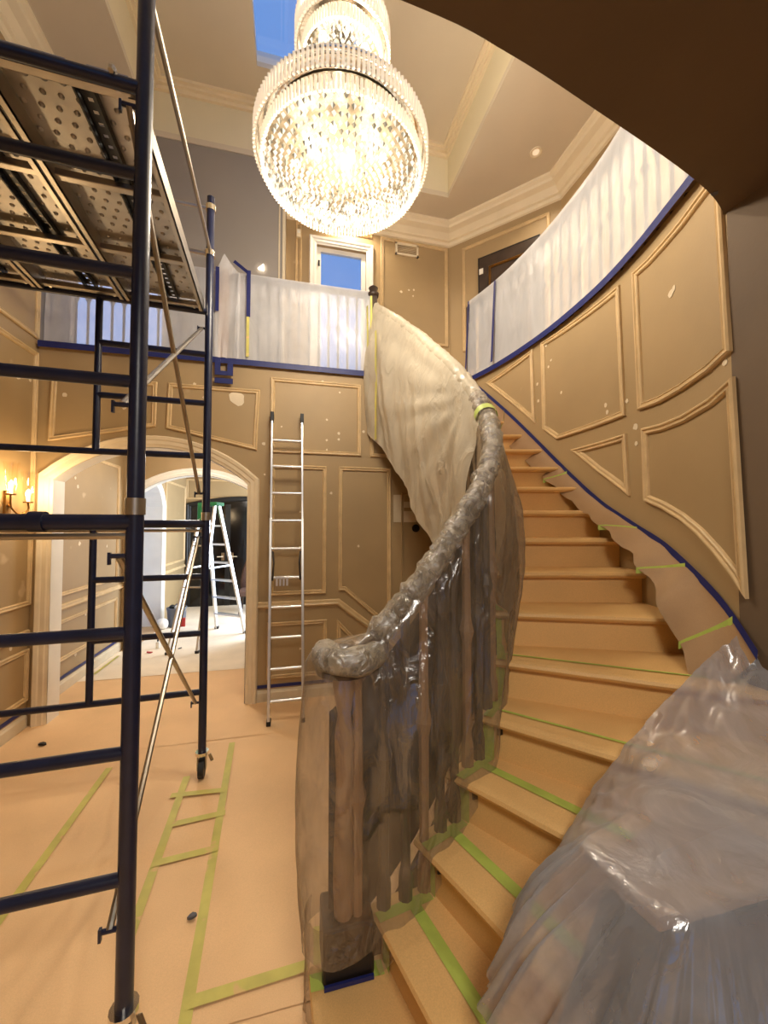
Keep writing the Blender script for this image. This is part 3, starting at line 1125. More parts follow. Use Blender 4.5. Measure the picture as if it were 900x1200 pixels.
# near right wall and the landing slab over the camera
EDGE = [(-2.3, 0.86), (-0.6, 0.85), (0.263, 0.872), (0.58, 0.907), (0.92, 0.972), (1.32, 1.055), (1.56, 1.115), (1.70, 1.165), (1.745, 1.19)]
ec = cr([(x, y, 0) for x, y in EDGE], 6)
mb = MB()
mb.grid([[(p_.x, -2.4, SLAB + 0.26), (p_.x, -2.4, SLAB), (p_.x, p_.y, SLAB), (p_.x, p_.y, SLAB + 0.26), (p_.x, -2.4, SLAB + 0.26)] for p_ in ec])
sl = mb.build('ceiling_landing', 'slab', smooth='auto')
struct(sl, 'dark brown underside of the curved landing overhead', 'ceiling')
for (u, v, r) in [(838, 226, 0.014)]:
    q_ = atz(u, v, SLAB)
    patch(lambda s, h, d: (s, h, SLAB - d), q_.x, q_.y, r, sl, 'debris')
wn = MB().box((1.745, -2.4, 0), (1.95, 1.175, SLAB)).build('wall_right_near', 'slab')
struct(wn, 'plain brown wall end beside the stair foot', 'wall')
wrr = MB().box((WX, -2.4, 0), (-0.9, -2.3, SLAB)).box((1.1, -2.4, 0), (1.745, -2.3, SLAB)).box((-0.9, -2.4, 2.3), (1.1, -2.3, SLAB)).box((-0.9, -2.4, 0), (-0.1, -2.3, 2.3)).box((0.6, -2.4, 0), (1.1, -2.3, 2.3)).build('wall_entry', 'wall')
struct(wrr, 'tan entry wall behind the viewer with open doorway', 'wall')

# ------------------------------------------------------------------ staircase
INN = [None, (0.10, 1.37), (0.315, 1.36), (0.49, 1.39), (0.65, 1.455), (0.80, 1.53), (0.93, 1.66), (1.02, 1.83), (1.07, 2.02), (1.09, 2.21), (1.09, 2.40), (1.08, 2.61), (1.065, 2.83), (1.05, 3.04), (1.02, 3.27), (0.98, 3.48), (0.92, 3.70), (0.85, 3.92), (0.78, 4.14)]
OUT = [None, (0.155, 0.34), (0.58, 0.43), (0.84, 0.48), (1.18, 0.64), (1.45, 0.80), (1.735, 1.075), (1.90, 1.46), (1.99, 1.78), (2.05, 1.97), (2.06, 2.16), (2.07, 2.38), (2.07, 2.60), (2.06, 2.81), (2.04, 3.05), (2.02, 3.28), (1.97, 3.55), (1.93, 3.85), (1.9, 4.1)]
NS = 17
stair = thing('staircase', (1.2, 1.6, 0), 'curved staircase wrapped in tan kraft board', 'staircase')


def lerp2(a_, c_, t):
    return V((a_[0] + (c_[0] - a_[0]) * t, a_[1] + (c_[1] - a_[1]) * t))


def stair_pt(k, e, back):
    """point on step k: e = 0 inner end .. 1 outer end, back = metres behind the riser line (negative = nosing overhang)"""
    a_ = lerp2(INN[k], OUT[k], e)
    k2 = min(k + 1, len(INN) - 1)
    c_ = lerp2(INN[k2], OUT[k2], e)
    d = (c_ - a_)
    L_ = d.length
    return a_ + d.normalized() * (back if back < 1e6 else L_), L_


E0 = -0.03
for k in range(1, NS + 1):
    z = k * RISE
    th = 0.042
    prof = [(0.03, z - th), (-0.012, z - th + 0.002), (-0.026, z - th * 0.78), (-0.032, z - th * 0.5), (-0.027, z - th * 0.2), (-0.014, z - 0.003), (0.0, z)]
    rows = []
    for i in range(9):
        e = E0 + (1 - E0) * i / 8
        r_ = []
        for (b_, zz) in prof:
            p_, L_ = stair_pt(k, e, b_)
            r_.append((p_.x, p_.y, zz + 0.002 * noise.noise(V((p_.x * 9, p_.y * 9, k)))))
        p_, L_ = stair_pt(k, e, 1e9)
        p2, _ = stair_pt(k + 1, e, 0.012) if k < NS else (p_, 0)
        r_.append((p2.x, p2.y, z))
        rows.append(r_)
    mb = MB().grid(rows)
    mb.f.append(tuple(range(len(rows[0]))))
    mb.build('tread', 'board', stair, smooth='auto')
    rows = []
    for i in range(5):
        e = E0 + (1 - E0) * i / 4
        p_, _ = stair_pt(k, e, 0.012)
        rows.append([(p_.x, p_.y, z - RISE), (p_.x, p_.y, z - 0.03)])
    MB().grid(rows).build('riser', 'board', stair, recalc=False)
# inner stringer, outer side of the stair open to the room
ss = cr([(a_[0], a_[1], 0) for a_ in INN[1:]], 5)
sn = len(ss)


def inner_at(kk):
    """point and left normal on the inner stringer line at (fractional) step kk"""
    t = (kk - 1) * 5
    i = int(min(max(0, math.floor(t)), sn - 2))
    p_ = ss[i].lerp(ss[i + 1], t - i)
    d = (ss[min(sn - 1, i + 2)] - ss[max(0, i - 1)]).normalized()
    return p_, V((-d.y, d.x, 0))


rows = []
for i in range(71):
    kk = 1 + 16 * i / 70
    p_, n_ = inner_at(kk)
    zt = kk * RISE + 0.02
    zb = max(0.0, kk * RISE - 0.36) if kk > 4 else 0.0
    a_ = p_ + n_ * 0.045
    b_ = p_ + n_ * 0.02
    rows.append([(a_.x, a_.y, zb), (a_.x, a_.y, zt - RISE * 0.55), (b_.x, b_.y, zt - RISE * 0.55), (b_.x, b_.y, zb)])
MB().grid(rows, False).build('stringer', 'wood', stair)
rows = []
for i in range(71):
    kk = 4 + 13 * i / 70
    p_, n_ = inner_at(kk)
    kf = int(kk)
    o_ = lerp2(OUT[kf], OUT[min(kf + 1, 18)], kk - kf)
    z = kk * RISE - 0.33
    rows.append([(p_.x + n_.x * 0.05, p_.y + n_.y * 0.05, z), (o_.x, o_.y, z)])
MB().grid(rows).build('soffit', 'wall', stair, recalc=False)


def stair_tape(k, e0, e1, b0, b1, wd, n=10):
    """tape across tread k"""
    rows = []
    for i in range(n + 1):
        t = i / n
        e = e0 + (e1 - e0) * t
        b_ = b0 + (b1 - b0) * t
        p_, _ = stair_pt(k, e, b_)
        q_, _ = stair_pt(k, e, b_ + wd)
        rows.append([(p_.x, p_.y, k * RISE + 0.004), (q_.x, q_.y, k * RISE + 0.004)])
    MB().grid(rows).build('tape_strip', 'green', stair, recalc=False)


for k, wd in ((2, 0.042), (3, 0.042), (4, 0.04), (5, 0.016), (6, 0.016)):
    stair_tape(k, 0.03, 1.0, 0.085 if k < 5 else 0.05, 0.07, wd)
for k in range(1, 8):                       # zigzag along the inner tread ends
    rows = []
    e0, e1 = (0.015, 0.055) if k > 1 else (0.0, 0.05)
    for i in range(7):
        p_, L_ = stair_pt(k, e0, 0)
        b_ = -0.03 + (L_ + 0.03) * i / 6
        p_, _ = stair_pt(k, e0, b_)
        q_, _ = stair_pt(k, e1, b_)
        rows.append([(p_.x, p_.y, k * RISE + 0.005), (q_.x, q_.y, k * RISE + 0.005)])
    MB().grid(rows).build('tape_strip', 'green', stair, recalc=False)
    if k > 1:
        p_, _ = stair_pt(k, e0 - 0.012, 0.006)
        q_, _ = stair_pt(k, e1 - 0.005, 0.006)
        MB().grid([[(p_.x, p_.y, (k - 1) * RISE), (p_.x, p_.y, k * RISE - 0.03)], [(q_.x, q_.y, (k - 1) * RISE), (q_.x, q_.y, k * RISE - 0.03)]]).build('tape_strip', 'green', stair, recalc=False)
for k in (4, 5, 3):
    p_, _ = stair_pt(k, 0.075, 0.008)
    MB().box((p_.x - 0.012, p_.y - 0.006, k * RISE - 0.075), (p_.x + 0.012, p_.y - 0.0, k * RISE - 0.05)).build('dark_chip', 'black', stair)

# ------------------------------------------------------------------ inner stair railing
RH = 0.95
rail = thing('stair_railing', (0.1, 1.4, 0), 'dark wooden stair railing with scrolled end under clear plastic', 'railing')
rp = []
for i in range(81):
    kk = 1.7 + 15.3 * i / 80
    p_, n_ = inner_at(kk)
    rp.append(V((p_.x, p_.y, kk * RISE + RH)))
vc = V((0.185, 1.37, 0))
vol = []
p0 = rp[0]
for i in range(15):
    an = math.radians(20 - 24 * i)
    r_ = 0.115 * (1 - i / 22)
    vol.append(V((vc.x + r_ * math.cos(an), vc.y - 0.0 + r_ * math.sin(an), 1.235)))
hp = list(reversed(vol)) + rp
MB().tube(hp, 0.032, 10).build('handrail', 'wood', rail, smooth=True)
MB().box((0.11, 1.32, 0.183), (0.285, 1.47, 0.36)).build('base_block', 'darkfill', rail, bevel=0.01)  # added dark block, imitates the dark inside under the film hem
MB().lathe((vc.x, vc.y, 1.19), [(0.0, 0.0), (0.10, 0.0), (0.105, 0.02), (0.0, 0.03)], 20).build('volute_plate', 'wood', rail)
MB().lathe((vc.x + 0.0, vc.y, 0.18), [(0.0, 0), (0.045, 0.0), (0.045, 0.1), (0.03, 0.13), (0.038, 0.3), (0.028, 0.62), (0.034, 0.78), (0.024, 0.86), (0.04, 0.95), (0.04, 1.0), (0.0, 1.0)], 16).build('newel_post', 'postwood', rail, smooth='auto')
for i in range(34):
    kk = 1.6 + 0.46 * i
    if kk > 16.8:
        break
    p_, n_ = inner_at(kk)
    z0 = math.floor(kk) * RISE
    z1 = kk * RISE + RH - 0.02
    bl = MB()
    thick = kk < 6
    r1 = 0.020 if thick else 0.009
    zz = [0, 0.08, 0.12, 0.5, 0.55, 0.6, 0.9, 1.0]
    rr = [1.3, 1.3, 0.9, 1.0, 1.6, 1.0, 0.8, 1.0]
    bl.tube([(p_.x, p_.y, z0 + (z1 - z0) * t) for t in zz], [r1 * q_ for q_ in rr], 8)
    bl.build('baluster', 'postwood' if i % 3 == 0 and thick else 'iron', rail)
rows = []
for i in range(31):
    kk = 1.15 + 6.5 * i / 30
    p_, n_ = inner_at(kk)
    q_ = p_ + n_ * 0.03
    rows.append([(q_.x, q_.y, max(0.2, kk * RISE + 0.02)), (q_.x, q_.y, kk * RISE + RH - 0.12)])
MB().grid(rows).build('dark_backing', 'darkfill', rail, recalc=False)  # added dark sheet standing in for the darkness behind the balusters


# ------------------------------------------------------------------ plastic over the inner railing
def half_profile(top, n_, zhem, off0, off1, bulge, seed, fold, M_=26, rt=0.045, fan=None):
    out = []
    for j in range(M_ + 1):
        t = j / M_
        if t < 0.06:
            a_ = t / 0.06 * math.pi / 2
            lat = rt * math.sin(a_)
            z = top.z + 0.042 * math.cos(a_) - 0.005
        else:
            tt = (t - 0.06) / 0.94
            z = top.z - 0.005 + (zhem - top.z) * tt
            lat = rt + (off1 - off0) * tt + off0 * min(1, tt * 4) + bulge * math.sin(math.pi * min(1, tt * 1.05)) ** 1.2
            lat += fold * min(1, tt * 3) * (noise.noise(V((seed * 0.8, tt * 1.1, 1.7))) + 0.45 * noise.noise(V((seed * 1.7 + tt * 2.6, tt * 1.6, 5.1))) + 0.35 * abs(noise.noise(V((seed * 2.6 - tt * 4.5, tt * 2.2, 8.2)))))
            if fan is not None:
                an_ = math.atan2(fan + 0.02, tt * 1.25 + 0.001)
                rr_ = math.hypot(fan, tt * 1.25)
                lat += 0.013 * min(1, rr_ * 2.5) * math.exp(-rr_ * 0.7) * math.sin(an_ * 26 + 2.5 * noise.noise(V((an_ * 4, rr_, 2)))) * min(1, tt * 6)
            lat = max(lat, min(0.062, 0.045 + tt * 0.4))
        out.append((top.x + n_.x * lat, top.y + n_.y * lat, z))
    return out


# lower, clear film around the scroll and first steps
rows = []
for i in range(64):
    kk = 8.1 - 6.2 * i / 63
    p_, n_ = inner_at(kk)
    top = V((p_.x, p_.y, kk * RISE + RH))
    zh = max(0.30, kk * RISE - 0.42)
    b_ = 0.045 if kk < 5 else 0.03
    rows.append(half_profile(top, n_, zh, 0.01, 0.035, b_, kk * 1.1, 0.05))
p_, n_ = inner_at(1.9)
for i in range(1, 34):
    an = math.pi * i / 34
    d = V((-n_.y, n_.x, 0))                # away from the stair, around the scroll
    dr = n_ * math.cos(an) + d * math.sin(an)
    blend = math.sin(an)
    top = V((p_.x, p_.y, 1.9 * RISE + RH)).lerp(V((vc.x, vc.y, 1.25)), blend ** 0.7)
    rows.append(half_profile(top, dr, 0.30, 0.01, 0.01, 0.02, 20 + i * 0.10, 0.03, rt=0.045 + 0.09 * blend ** 0.7))
for i in range(64):
    kk = 1.9 + 6.2 * i / 63
    p_, n_ = inner_at(kk)
    top = V((p_.x, p_.y, kk * RISE + RH))
    rows.append(half_profile(top, -n_, (kk - 0.7) * RISE, 0.01, 0.02, 0.03 + 0.05 * max(0, (kk - 5) / 3), 40 + kk * 1.0, 0.04))
sh1 = MB().grid(rows).build('plastic_sheet', 'film_lo', None, smooth=True, recalc=False)
tag(sh1, 'clear crinkled plastic sheet over the scrolled foot of the stair railing', 'plastic sheet')
# bunched film twisted along the lower handrail
mb = MB()
pts = []
for p_ in reversed(vol[:11]):
    pts.append(p_ + V((0, 0, 0.012)))
for i in range(109):
    kk = 2.0 + 6.4 * i / 108
    p_, n_ = inner_at(kk)
    r_ = 0.014 * noise.noise(V((kk * 5, 0, 2)))
    pts.append(V((p_.x + n_.x * r_, p_.y + n_.y * r_, kk * RISE + RH + 0.012)))
mb.tube(pts, [0.047 + 0.012 * noise.noise(V((i * 0.45, 3, 1))) + 0.004 * math.sin(i * 2.3) for i in range(120)], 14)
for v_i, p_ in enumerate(mb.v):
    q_ = V(p_)
    mb.v[v_i] = tuple(q_ + V((noise.noise(q_ * 26), noise.noise(q_ * 26 + V((9, 0, 0))), noise.noise(q_ * 26 + V((0, 7, 0))))) * 0.008)
mb.build('rail_wrap', 'film_wrap', sh1, smooth=True)
# dark bunched film and blue tape tucked under the hem at the first step
mb = MB()
rows = []
for i in range(25):
    an = math.radians(200 + 8 * i - 60)
    rows.append([(0.155 + math.cos(an) * (0.10 + 0.014 * noise.noise(V((i * 0.7, j * 0.6, 3)))), 1.42 + math.sin(an) * (0.09 + 0.014 * noise.noise(V((i * 0.7, j * 0.6, 5)))), 0.02 + 0.33 * j / 6) for j in range(7)])
mb.grid(rows).build('tucked_film', 'film_lo', sh1, smooth=True, recalc=False)
MB().box((0.115, 1.306, 0.186), (0.28, 1.314, 0.2)).build('tape_strip', 'blue', sh1)

# upper, milky film
rows = []
for i in range(90):
    kk = 17.02 - 9.6 * i / 89
    p_, n_ = inner_at(kk)
    top = V((p_.x, p_.y, kk * RISE + RH + (0.10 * max(0, kk - 16.4))))
    rows.append(half_profile(top, n_, kk * RISE - 0.40, 0.03, 0.05, 0.03, 60 + kk * 0.9, 0.05, M_=44, fan=max(0.0, (kk - 8.6) * 0.2)))
mbu = MB().grid(rows)
rows = []
for i in range(90):
    kk = 17.02 - 10.6 * i / 89
    p_, n_ = inner_at(kk)
    top = V((p_.x, p_.y, kk * RISE + RH))
    bl_ = 0.02 + 0.055 * max(0, 1 - abs(kk - 8) / 4)
    rows.append(half_profile(top, -n_, (kk - 0.7) * RISE, 0.015, 0.03, bl_, 90 + kk * 0.8, 0.03))
mbu.grid(rows)
sh2 = mbu.build('plastic_sheet', 'film_up', None, smooth=True, recalc=False)
mb = MB()
pts = []
for i in range(100):
    kk = 8.2 + 8.8 * i / 99
    p_, n_ = inner_at(kk)
    pts.append(V((p_.x, p_.y, kk * RISE + RH + 0.006)))
mb.tube(pts, [0.046 + 0.007 * noise.noise(V((i * 0.4, 8, 1))) for i in range(100)], 12)
mb.build('rail_wrap', 'film_up', sh2, smooth=True)
tag(sh2, 'milky plastic sheet hanging from the upper flight of the stair railing', 'plastic sheet')


def rail_tape(kk, mat, parent, wd=0.05):
    p_, n_ = inner_at(kk)
    q_, _ = inner_at(kk + 0.25)
    d = (V((q_.x, q_.y, (kk + 0.25) * RISE)) - V((p_.x, p_.y, kk * RISE))).normalized()
    c_ = V((p_.x, p_.y, kk * RISE + RH))
    MB().tube([c_ - d * wd / 2, c_ + d * wd / 2], 0.062, 14, cap=False).build('tape_strip', mat, parent, smooth=True)


rail_tape(7.6, 'green', sh2)
p_, n_ = inner_at(16.55)
for (kk, z0, z1) in ((16.85, -0.15, 0.95), (16.1, -0.35, 0.75)):
    p_, n_ = inner_at(kk)
    b_ = kk * RISE
    mbt = MB()
    rws = []
    for j in range(13):
        z = b_ + z0 + (z1 - z0) * j / 12
        o_ = 0.118 + 0.012 * noise.noise(V((z * 3, kk, 0)))
        a_ = p_ + n_ * o_
        e_ = V((-n_.y, n_.x, 0)) * 0.018
        rws.append([(a_.x - e_.x, a_.y - e_.y, z), (a_.x + e_.x, a_.y + e_.y, z)])
    mbt.grid(rws).build('tape_strip', 'green_floor', sh2, recalc=False)

# newel post at the head of the stair, wrapped
nw = thing('newel_post', (0.82, 3.90, FL2), 'wrapped newel post at the head of the stairs by the blue door', 'post')
MB().box((0.785, 3.865, FL2), (0.855, 3.935, 4.12)).build('shaft', 'wood', nw, bevel=0.006)
MB().lathe((0.82, 3.90, 4.12), [(0.0, 0.0), (0.055, 0.0), (0.06, 0.03), (0.035, 0.05), (0.05, 0.09), (0.0, 0.13)], 14).build('cap', 'wood', nw, smooth=True)
MB().box((0.778, 3.857, 3.3), (0.80, 3.862, 4.1)).build('tape_strip', 'green_floor', nw)

# ------------------------------------------------------------------ balcony railings
def baluster_mesh(hh):
    mb_ = MB()
    mb_.tube([(0, 0, z * hh) for z in (0, 0.02, 0.03, 0.50, 0.52, 0.545, 0.57, 0.59, 0.97, 1.0)], [0.017, 0.017, 0.0115, 0.0115, 0.018, 0.027, 0.018, 0.0115, 0.0115, 0.016], 6)
    # little scrolls under the rail
    for s_ in (-1, 1):
        mb_.tube([(s_ * 0.03 * math.sin(a_ * 0.6) * 1.0, 0, hh * 0.93 + 0.03 * math.cos(a_ * 0.6)) for a_ in range(0, 6)], 0.004, 5)
    me = bpy.data.meshes.new('baluster')
    me.from_pydata(mb_.v, [], mb_.f)
    me.materials.append(M['black'])
    return me


BH = 4.12 - CURB - 0.03
bmesh_bal = baluster_mesh(BH)


def add_bal(parent, x, y, z, rot=0.0):
    o = bpy.data.objects.new('baluster', bmesh_bal)
    o.parent = parent
    o.matrix_parent_inverse = PINV[parent.name]
    o.location = (x, y, z)
    o.rotation_euler = (0, 0, rot)
    col.objects.link(o)


nx = aty(262, 380, WY).x
RAILY = WY + 0.022


def straight_rail(name, x0, x1, label):
    t = thing(name, ((x0 + x1) / 2, RAILY, CURB + 0.03), label, 'railing')
    MB().box((x0, RAILY - 0.032, 4.12), (x1, RAILY + 0.032, 4.165)).build('handrail', 'wood', t, bevel=0.01)
    MB().box((x0, RAILY - 0.012, CURB + 0.03), (x1, RAILY + 0.012, CURB + 0.045)).build('bottom_rail', 'iron', t)
    n = int((x1 - x0) / 0.094)
    for i in range(n):
        add_bal(t, x0 + (i + 0.6) * (x1 - x0) / n, RAILY, CURB + 0.03)
    return t


straight_rail('balcony_railing', nx + 0.06, 0.79, 'iron balcony railing between the wrapped post and the stair head')
straight_rail('balcony_railing', WX + 0.02, nx - 0.06, 'iron balcony railing left of the wrapped post')
bn = thing('newel_post', (nx, RAILY, FL2), 'tall wrapped newel post standing mid balcony above blue tape box', 'post')
MB().box((nx - 0.045, RAILY - 0.045, CURB + 0.03), (nx + 0.045, RAILY + 0.045, 4.10)).build('shaft', 'postwood', bn, bevel=0.006)
MB().lathe((nx, RAILY, 4.10), [(0.0, 0.0), (0.055, 0.0), (0.055, 0.03), (0.03, 0.05), (0.04, 0.09), (0.0, 0.12)], 14).build('cap', 'postwood', bn, smooth=True)
# blue tape bracket on the wall face below the post
c0, c1 = aty(252, 424, WY - 0.04), aty(273, 450, WY - 0.04)
btb = MB()
yy = WY - 0.054
zt, zb2 = c0.z, c1.z
btb.box((c0.x, yy, zb2 - 0.005), (c1.x, yy + 0.01, zb2 + 0.045)).box((c0.x, yy, zb2 + 0.115), (c0.x + 0.05, yy + 0.01, zt + 0.03)).box((c1.x - 0.05, yy, zb2 + 0.115), (c1.x, yy + 0.01, zt)).box((c0.x, yy, zb2 + 0.075), (c1.x, yy + 0.01, zb2 + 0.115))
btb.build('tape_bracket', 'blue', bn)


def balcony_film(name, x0, x1, label, sag, seed):
    rows_ = []
    n = int((x1 - x0) / 0.03)
    for i in range(n + 1):
        x = x0 + (x1 - x0) * i / n
        r_ = []
        prof = [(WY - 0.037, CURB - 0.02), (WY - 0.037, CURB + 0.03)]
        for j in range(15):
            t = j / 14
            f_ = noise.noise(V((x * 2.2 + t * 1.4 + seed, t * 1.5, seed))) * 0.02 + abs(noise.noise(V((x * 6 + t * 4.5, t * 1.2, seed + 3)))) * 0.018
            prof.append((WY - 0.035 + (RAILY - 0.040 - WY + 0.03) * t - f_ * math.sin(math.pi * t), CURB + 0.04 + (4.155 - CURB - 0.04) * t))
        tz = 4.175 - sag * math.sin(math.pi * (x - x0) / (x1 - x0)) ** 2 * 0.2
        prof += [(RAILY - 0.034, tz), (RAILY + 0.034, tz), (RAILY + 0.045, 4.12), (RAILY + 0.05, 4.0)]
        rows_.append([(x, y, z) for y, z in prof])
    o = MB().grid(rows_).build(name, 'film_bal', None, smooth='auto', recalc=False)
    tag(o, label, 'plastic sheet')
    return o


bf1 = balcony_film('plastic_sheet', nx + 0.13, 0.80, 'white translucent plastic over the balcony railing in front of the blue door', 0.0, 1.0)
bf2 = balcony_film('plastic_sheet', WX + 0.06, nx - 0.05, 'white translucent plastic over the balcony railing behind the scaffold deck', 0.05, 7.0)
# film peaked over the mid newel
mb = MB()
rows = []
for i in range(13):
    t = i / 12
    x = nx - 0.07 + 0.22 * t
    topz = 4.15 + 0.19 * max(0, 1 - abs(t - 0.32) / (0.35 if t < 0.32 else 0.68)) ** 1.2
    r_ = []
    for j in range(9):
        s = j / 8
        f_ = 0.018 * noise.noise(V((x * 30, s * 2, 4)))
        r_.append((x, WY - 0.055 + (0.03) * s + f_ * (1 - s * 0.5), CURB + 0.02 + (topz - CURB - 0.02) * s))
    r_.append((x, RAILY + 0.05, topz))
    r_.append((x, RAILY + 0.06, 3.8))
    rows.append(r_)
o = mb.grid(rows).build('plastic_sheet', 'film_bal', None, smooth='auto', recalc=False)
tag(o, 'tall peak of plastic wrapped around the mid balcony post', 'plastic sheet')
tx = aty(291, 380, WY - 0.05).x
MB().box((tx - 0.018, WY - 0.062, 3.72), (tx + 0.018, WY - 0.058, 4.18)).build('tape_strip', 'blue', bf1)
MB().box((tx - 0.016, WY - 0.062, CURB + 0.05), (tx + 0.010, WY - 0.058, 3.72)).build('tape_strip', 'green_floor', bf1)
MB().bar((tx - 0.01, WY - 0.06, 4.16), (tx - 0.14, WY - 0.03, 4.27), 0.03, 0.004).build('tape_strip', 'blue', bf1)
tx2 = aty(255, 370, WY - 0.05).x
MB().box((tx2 - 0.02, WY - 0.066, 3.74), (tx2 + 0.012, WY - 0.062, 4.17)).build('tape_strip', 'blue', bf2)

# curved upper railing
cr_t = thing('balcony_railing', (2.0, 2.5, CURB + 0.03), 'curved iron railing above the panelled stair wall', 'railing')
RO = -0.028
S0 = WLEN - 0.02
MB().tube([f_cw(S0 * i / 40, 4.14, RO) for i in range(41)], 0.032, 8).build('handrail', 'wood', cr_t, smooth=True)
n = int(WLEN / 0.105)
for i in range(n):
    s = WLEN * (i + 0.5) / n
    q_ = f_cw(s, 0, RO)
    nn = wall_at(s)[1]
    add_bal(cr_t, q_[0], q_[1], CURB + 0.03, math.atan2(nn.y, nn.x) + math.pi / 2)
rows = []
N_ = 90
for i in range(N_ + 1):
    s = WLEN * i / N_
    r_ = [f_cw(s, CURB - 0.015, 0.037), f_cw(s, CURB + 0.035, 0.037)]
    for j in range(15):
        t = j / 14
        f_ = noise.noise(V((s * 3 + t, t * 1.2, 11))) * 0.02 + abs(noise.noise(V((s * 7 + t * 3, t, 14)))) * 0.02
        r_.append(f_cw(s, CURB + 0.04 + (4.165 - CURB - 0.04) * t, 0.035 + (RO + 0.04 - 0.035) * t + f_ * math.sin(math.pi * t)))
    r_ += [f_cw(s, 4.185, RO + 0.02), f_cw(s, 4.185, RO - 0.02), f_cw(s, 4.12, RO - 0.05), f_cw(s, 4.0, RO - 0.055)]
    rows.append(r_)
bf3 = MB().grid(rows).build('plastic_sheet', 'film_bal', None, smooth='auto', recalc=False)
tag(bf3, 'white translucent plastic over the curved upper railing beside the dark slab', 'plastic sheet')
for s, wd in ((WLEN - 0.42, 0.03), (WLEN - 0.012, 0.02)):
    MB().grid([[f_cw(s - wd / 2, CURB + 0.04 + 0.84 * j / 8, 0.075 - 0.052 * j / 8), f_cw(s + wd / 2, CURB + 0.04 + 0.84 * j / 8, 0.075 - 0.052 * j / 8)] for j in range(9)]).build('tape_strip', 'blue', bf3, recalc=False)
nq = f_cw(WLEN, 0, RO)
n3 = thing('newel_post', (nq[0], nq[1], FL2), 'newel post ending the curved upper railing', 'post')
MB().box((nq[0] - 0.04, nq[1] - 0.03, FL2), (nq[0] + 0.04, nq[1] + 0.05, 4.13)).build('shaft', 'wood', n3, bevel=0.006)
MB().box((nq[0] - 0.05, nq[1] - 0.05, FL2 + 0.05), (nq[0] + 0.03, nq[1] - 0.035, FL2 + 0.34)).build('base_block', 'postwood', n3)

# ------------------------------------------------------------------ plastic-draped post and rail end beside the stair foot (right)
fgk = [  # edge, mid, bottom
    ((1.73, 1.08, 1.16), (1.735, 1.12, 1.20), (1.74, 1.165, 1.27)),
    ((1.40, 0.985, 1.0), (1.46, 1.10, 1.06), (1.50, 1.17, 1.14)),
    ((1.00, 0.885, 0.96), (1.06, 1.02, 0.94), (1.09, 1.11, 0.92)),
    ((0.80, 0.83, 0.955), (0.80, 0.95, 0.84), (0.79, 1.03, 0.74)),
    ((0.676, 0.795, 0.955), (0.60, 0.86, 0.80), (0.555, 0.93, 0.60)),
    ((0.690, 0.70, 0.95), (0.55, 0.76, 0.74), (0.45, 0.86, 0.44)),
    ((0.712, 0.61, 0.95), (0.56, 0.60, 0.62), (0.46, 0.66, 0.25)),
    ((0.80, 0.595, 0.95), (0.72, 0.50, 0.60), (0.66, 0.44, 0.18)),
    ((0.95, 0.59, 0.95), (0.94, 0.49, 0.6), (0.93, 0.42, 0.15)),
    ((1.50, 0.58, 0.95), (1.5, 0.48, 0.6), (1.5, 0.42, 0.15)),
    ((1.74, 0.58, 0.95), (1.74, 0.48, 0.6), (1.74, 0.42, 0.15)),
]
ctr = [(x_, 0.677 + 0.06 * x_, z_) for x_, z_ in ((1.73, 1.02), (1.40, 0.98), (1.05, 0.966), (0.95, 0.962), (0.87, 0.961), (0.83, 0.961), (0.87, 0.961), (0.95, 0.962), (1.05, 0.966), (1.40, 0.98), (1.73, 1.02))]
SUB = 22
ck = [cr(ctr, SUB), cr([a_[0] for a_ in fgk], SUB), cr([a_[1] for a_ in fgk], SUB), cr([a_[2] for a_ in fgk], SUB)]
rows = []
nn_ = len(ck[0])
for i in range(nn_):
    c0_, e0_, m0_, b0_ = (ck[q_][i] for q_ in range(4))
    r_ = []
    for j in range(7):
        t = j / 7
        p_ = c0_.lerp(e0_, t)
        r_.append(p_ + V((0, 0, -0.008 * math.sin(math.pi * t) + 0.004 * noise.noise(p_ * 9))))
    fall = cr([e0_, m0_, b0_], 12)
    for j, p_ in enumerate(fall):
        t = j / (len(fall) - 1)
        out_ = V((b0_.x - c0_.x, b0_.y - c0_.y, 0))
        out_ = out_.normalized() if out_.length > 1e-4 else V((0, 0, 0))
        s = i / SUB
        fo = (noise.noise(V((s * 3.1, t * 0.8, 3))) * 0.03 + abs(noise.noise(V((s * 6.5, t * 0.7, 6)))) * 0.035 + noise.noise(V((s * 13, t * 2.0, 8))) * 0.010) * min(1, t * 2.2)
        if s > 3.7:
            w_ = (s * 2.6 + 0.5 * noise.noise(V((s * 2, 0, 4)))) % 1.0
            fo += (abs(w_ - 0.5) * 2 - 0.5) * 0.05 * min(1, t * 1.6)
        if s < 3.4:
            fo *= 0.35
            p_ = p_ + V((0, 0, 0.03 * noise.noise(V((s * 5, t * 4, 2))) * math.sin(math.pi * t)))
        r_.append(p_ + out_ * fo)
    rows.append(r_)
fg = MB().grid(rows).build('plastic_sheet', 'film_fg', None, smooth=True, recalc=False)
tag(fg, 'grey translucent plastic sheet draped over a boxy post beside the stair foot', 'plastic sheet')
pd = thing('rail_pedestal', (0.9, 0.72, 0), 'boxy rail end with added dark filling hidden under grey plastic beside the stair foot', 'post')
ptop = [(0.715, 0.64), (0.69, 0.775), (1.0, 0.865), (1.15, 0.89), (1.15, 0.64)]
MB().prism(ptop, lambda s, h, d: (s, h, d), 0.89, 0.922).build('top_slab', 'postwood', pd, bevel=0.006)
pin = [(0.73, 0.645), (0.71, 0.765), (0.98, 0.84), (0.98, 0.645)]
pinb = [(0.60, 0.60), (0.58, 0.79), (0.98, 0.84), (0.98, 0.60)]
